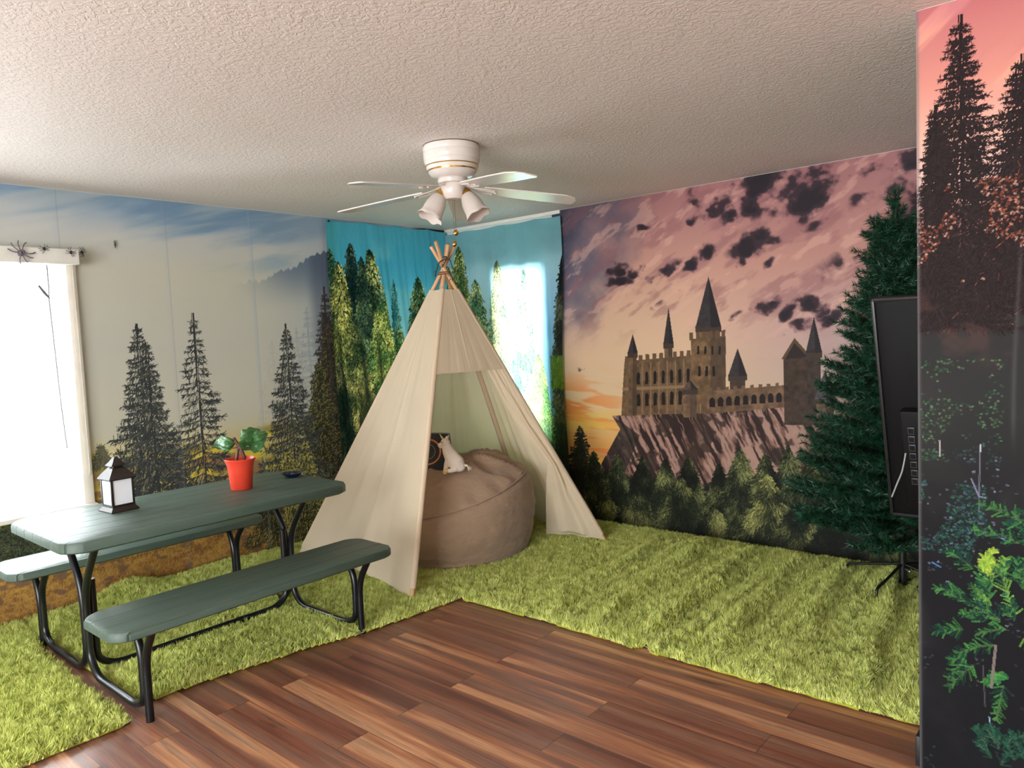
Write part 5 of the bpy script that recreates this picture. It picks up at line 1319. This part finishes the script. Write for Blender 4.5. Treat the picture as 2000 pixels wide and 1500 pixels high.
for i in range(7):
    o = tvb(MB().box((-0.640, -0.046, -0.055-0.034*i), (0.022, 0.004, 0.027), 0.001)).build('port', GP, hs)
    tvb(MB().box((-0.640, -0.0485, -0.055-0.034*i), (0.017, 0.002, 0.018))).build('socket', PB, hs, smooth=None)
p0 = on_plane(1769, 885, 1, -1.80); p1 = on_plane(1762, 920, 1, -1.80); p2 = on_plane(1752, 945, 1, -1.79); p3 = on_plane(1742, 970, 1, -1.77)
MB().tube(sm([Vector(q)-Vector(tv.location) for q in (p0, p1, p2, p3)]), 0.0028, 8).build('cable', mat('light grey cable', rgb(150, 150, 152), 0.4), tv)
b = MB(); b.box((0.10, -0.032, 0.05), (0.30, 0.016, 0.30), 0.003); b.box((0.10, 0.05, 0.05), (0.06, 0.16, 0.05), 0.004); b.build('wall_bracket', STEEL, tv)

# ------------------------------------------------------------------ vertical blind
bl = empty('vertical_blind', (0.05, -3.85, 2.05)); tag(bl, 'white vertical blind with a long headrail covering the bright window', 'blind')
BI = Matrix.Translation(-Vector(bl.location))
def pb(b, name, mm, parent=bl, **k):
    o = b.build(name, mm, parent, **k)
    if parent is bl: o.matrix_parent_inverse = BI
    return o
pb(MB().box((0.052, -3.86, 2.043), (0.094, 1.61, 0.086), 0.003), 'headrail', trimpaint)
SL = cloth_mat('white vinyl slat', rgb(240, 242, 244), 0.2, bump=0.05)
ys = [W1['y1']-0.075-0.079*i for i in range(19)]
first = None
for i, y in enumerate(ys):
    if first is None:
        def fn(u, v):
            a = (u-.5)*0.089; return (0.006*math.cos(u*PI)*0+0.006*math.sin(PI*u), a, -v*1.37)
        first = MB().grid(fn, 6, 2).build('slat', SL, bl, smooth=180); o = first
    else:
        o = first.copy(); COL.objects.link(o)
    o.parent = bl; o.location = (0.0, y+3.85, -0.045); o.rotation_euler = (0, 0, math.radians(26+3*math.sin(i*2.1)))
b = MB(); b.tube([(0.03, -3.071, 2.0), (0.034, -3.068, 1.4), (0.03, -3.066, 0.78), (0.036, -3.078, 0.765), (0.042, -3.073, 0.80), (0.044, -3.076, 2.0)], 0.0022, 6)
pb(b, 'bead_chain', mat('cream bead chain', rgb(200, 190, 176), 0.4))
b = MB(); yw = -3.225
b.tube([(0.098, yw, 1.99), (0.10, yw, 1.86), (0.10, yw-.004, 1.80), (0.10, yw+.012, 1.2), (0.10, yw+.024, 0.95)], 0.0032, 6)
wnd = pb(b, 'tilt_wand', mat('clear grey rod', rgb(96, 98, 102), 0.3))
q0, q1 = (0.102, yw, 1.802), (0.104, yw-.022, 1.83); q2 = (0.106, yw-.052, 1.875)
MB().tube([q0, q1, q2], [.003, .009, .006], 8).build('clip', mat('dark grey clip', rgb(90, 88, 92), 0.5), wnd).matrix_parent_inverse = Matrix.Identity(4)

# ------------------------------------------------------------------ plastic spiders
SP = mat('black plastic spider', rgb(30, 27, 30), 0.5); SPG = mat('grey fuzzy spider', rgb(104, 96, 104), 0.9, bump=0.6, bscale=300)
def spider(x, y, z, span, mm, label, rot=0.0, seed=0, edge=False, grp=None):
    r = empty('spider', (x, y, z)); tag(r, label, 'spider decoration', grp)
    rs = np.random.RandomState(seed); k = span/2
    r.rotation_euler = (0, 0, 0)
    ey = 0.25 if edge else 1.0
    def W_(a, d, c_=0.0): return (c_, a*ey, d)
    b = MB(); b.ball(W_(-.14*k*math.cos(rot), -.14*k*math.sin(rot), .10*k+.002), .20*k, 12, (0.7, 1.0*ey, 1.25)); b.ball(W_(.16*k*math.cos(rot), .16*k*math.sin(rot), .08*k+.002), .14*k, 12, (0.7, ey, 1))
    b.build('body', mm, r, smooth=180)
    for s_ in (-1, 1):
        for j in range(4):
            a = rot+s_*math.radians(38+35*j+10*(rs.rand()-.5)); L_ = k*(0.85+0.2*rs.rand())
            p = [W_(.08*k*math.cos(a), .08*k*math.sin(a), .08*k+.002), W_(.5*L_*math.cos(a+.12*s_), .5*L_*math.sin(a+.12*s_), .26*k+.002), W_(.78*L_*math.cos(a), .78*L_*math.sin(a), .16*k+.002), W_(L_*math.cos(a-.15*s_), L_*math.sin(a-.15*s_), .004)]
            MB().tube(sm(p, 4), [.045*k]*12+[.02*k], 6).build('leg', mm, r, smooth=180)
G_ = 'plastic spiders around the blind'
spider(0.100, -3.345, 2.052, 0.135, SPG, 'big fuzzy grey spider, leftmost on the blind headrail', 0.6, 1, grp=G_)
spider(0.100, -3.233, 2.081, 0.058, SP, 'small black spider on the headrail, just right of the big grey one', 2.0, 2, grp=G_)
spider(0.100, -3.098, 2.068, 0.062, SP, 'small black spider near the right end of the white headrail', 1.0, 3, grp=G_)
spider(0.006, -3.008, 2.083, 0.060, SP, 'small black spider on the mural just past the headrail end', 2.6, 4, grp=G_)
spider(0.006, -2.819, 2.139, 0.060, SP, 'thin black spider alone on the pale mural sky', 1.4, 5, edge=True, grp=G_)
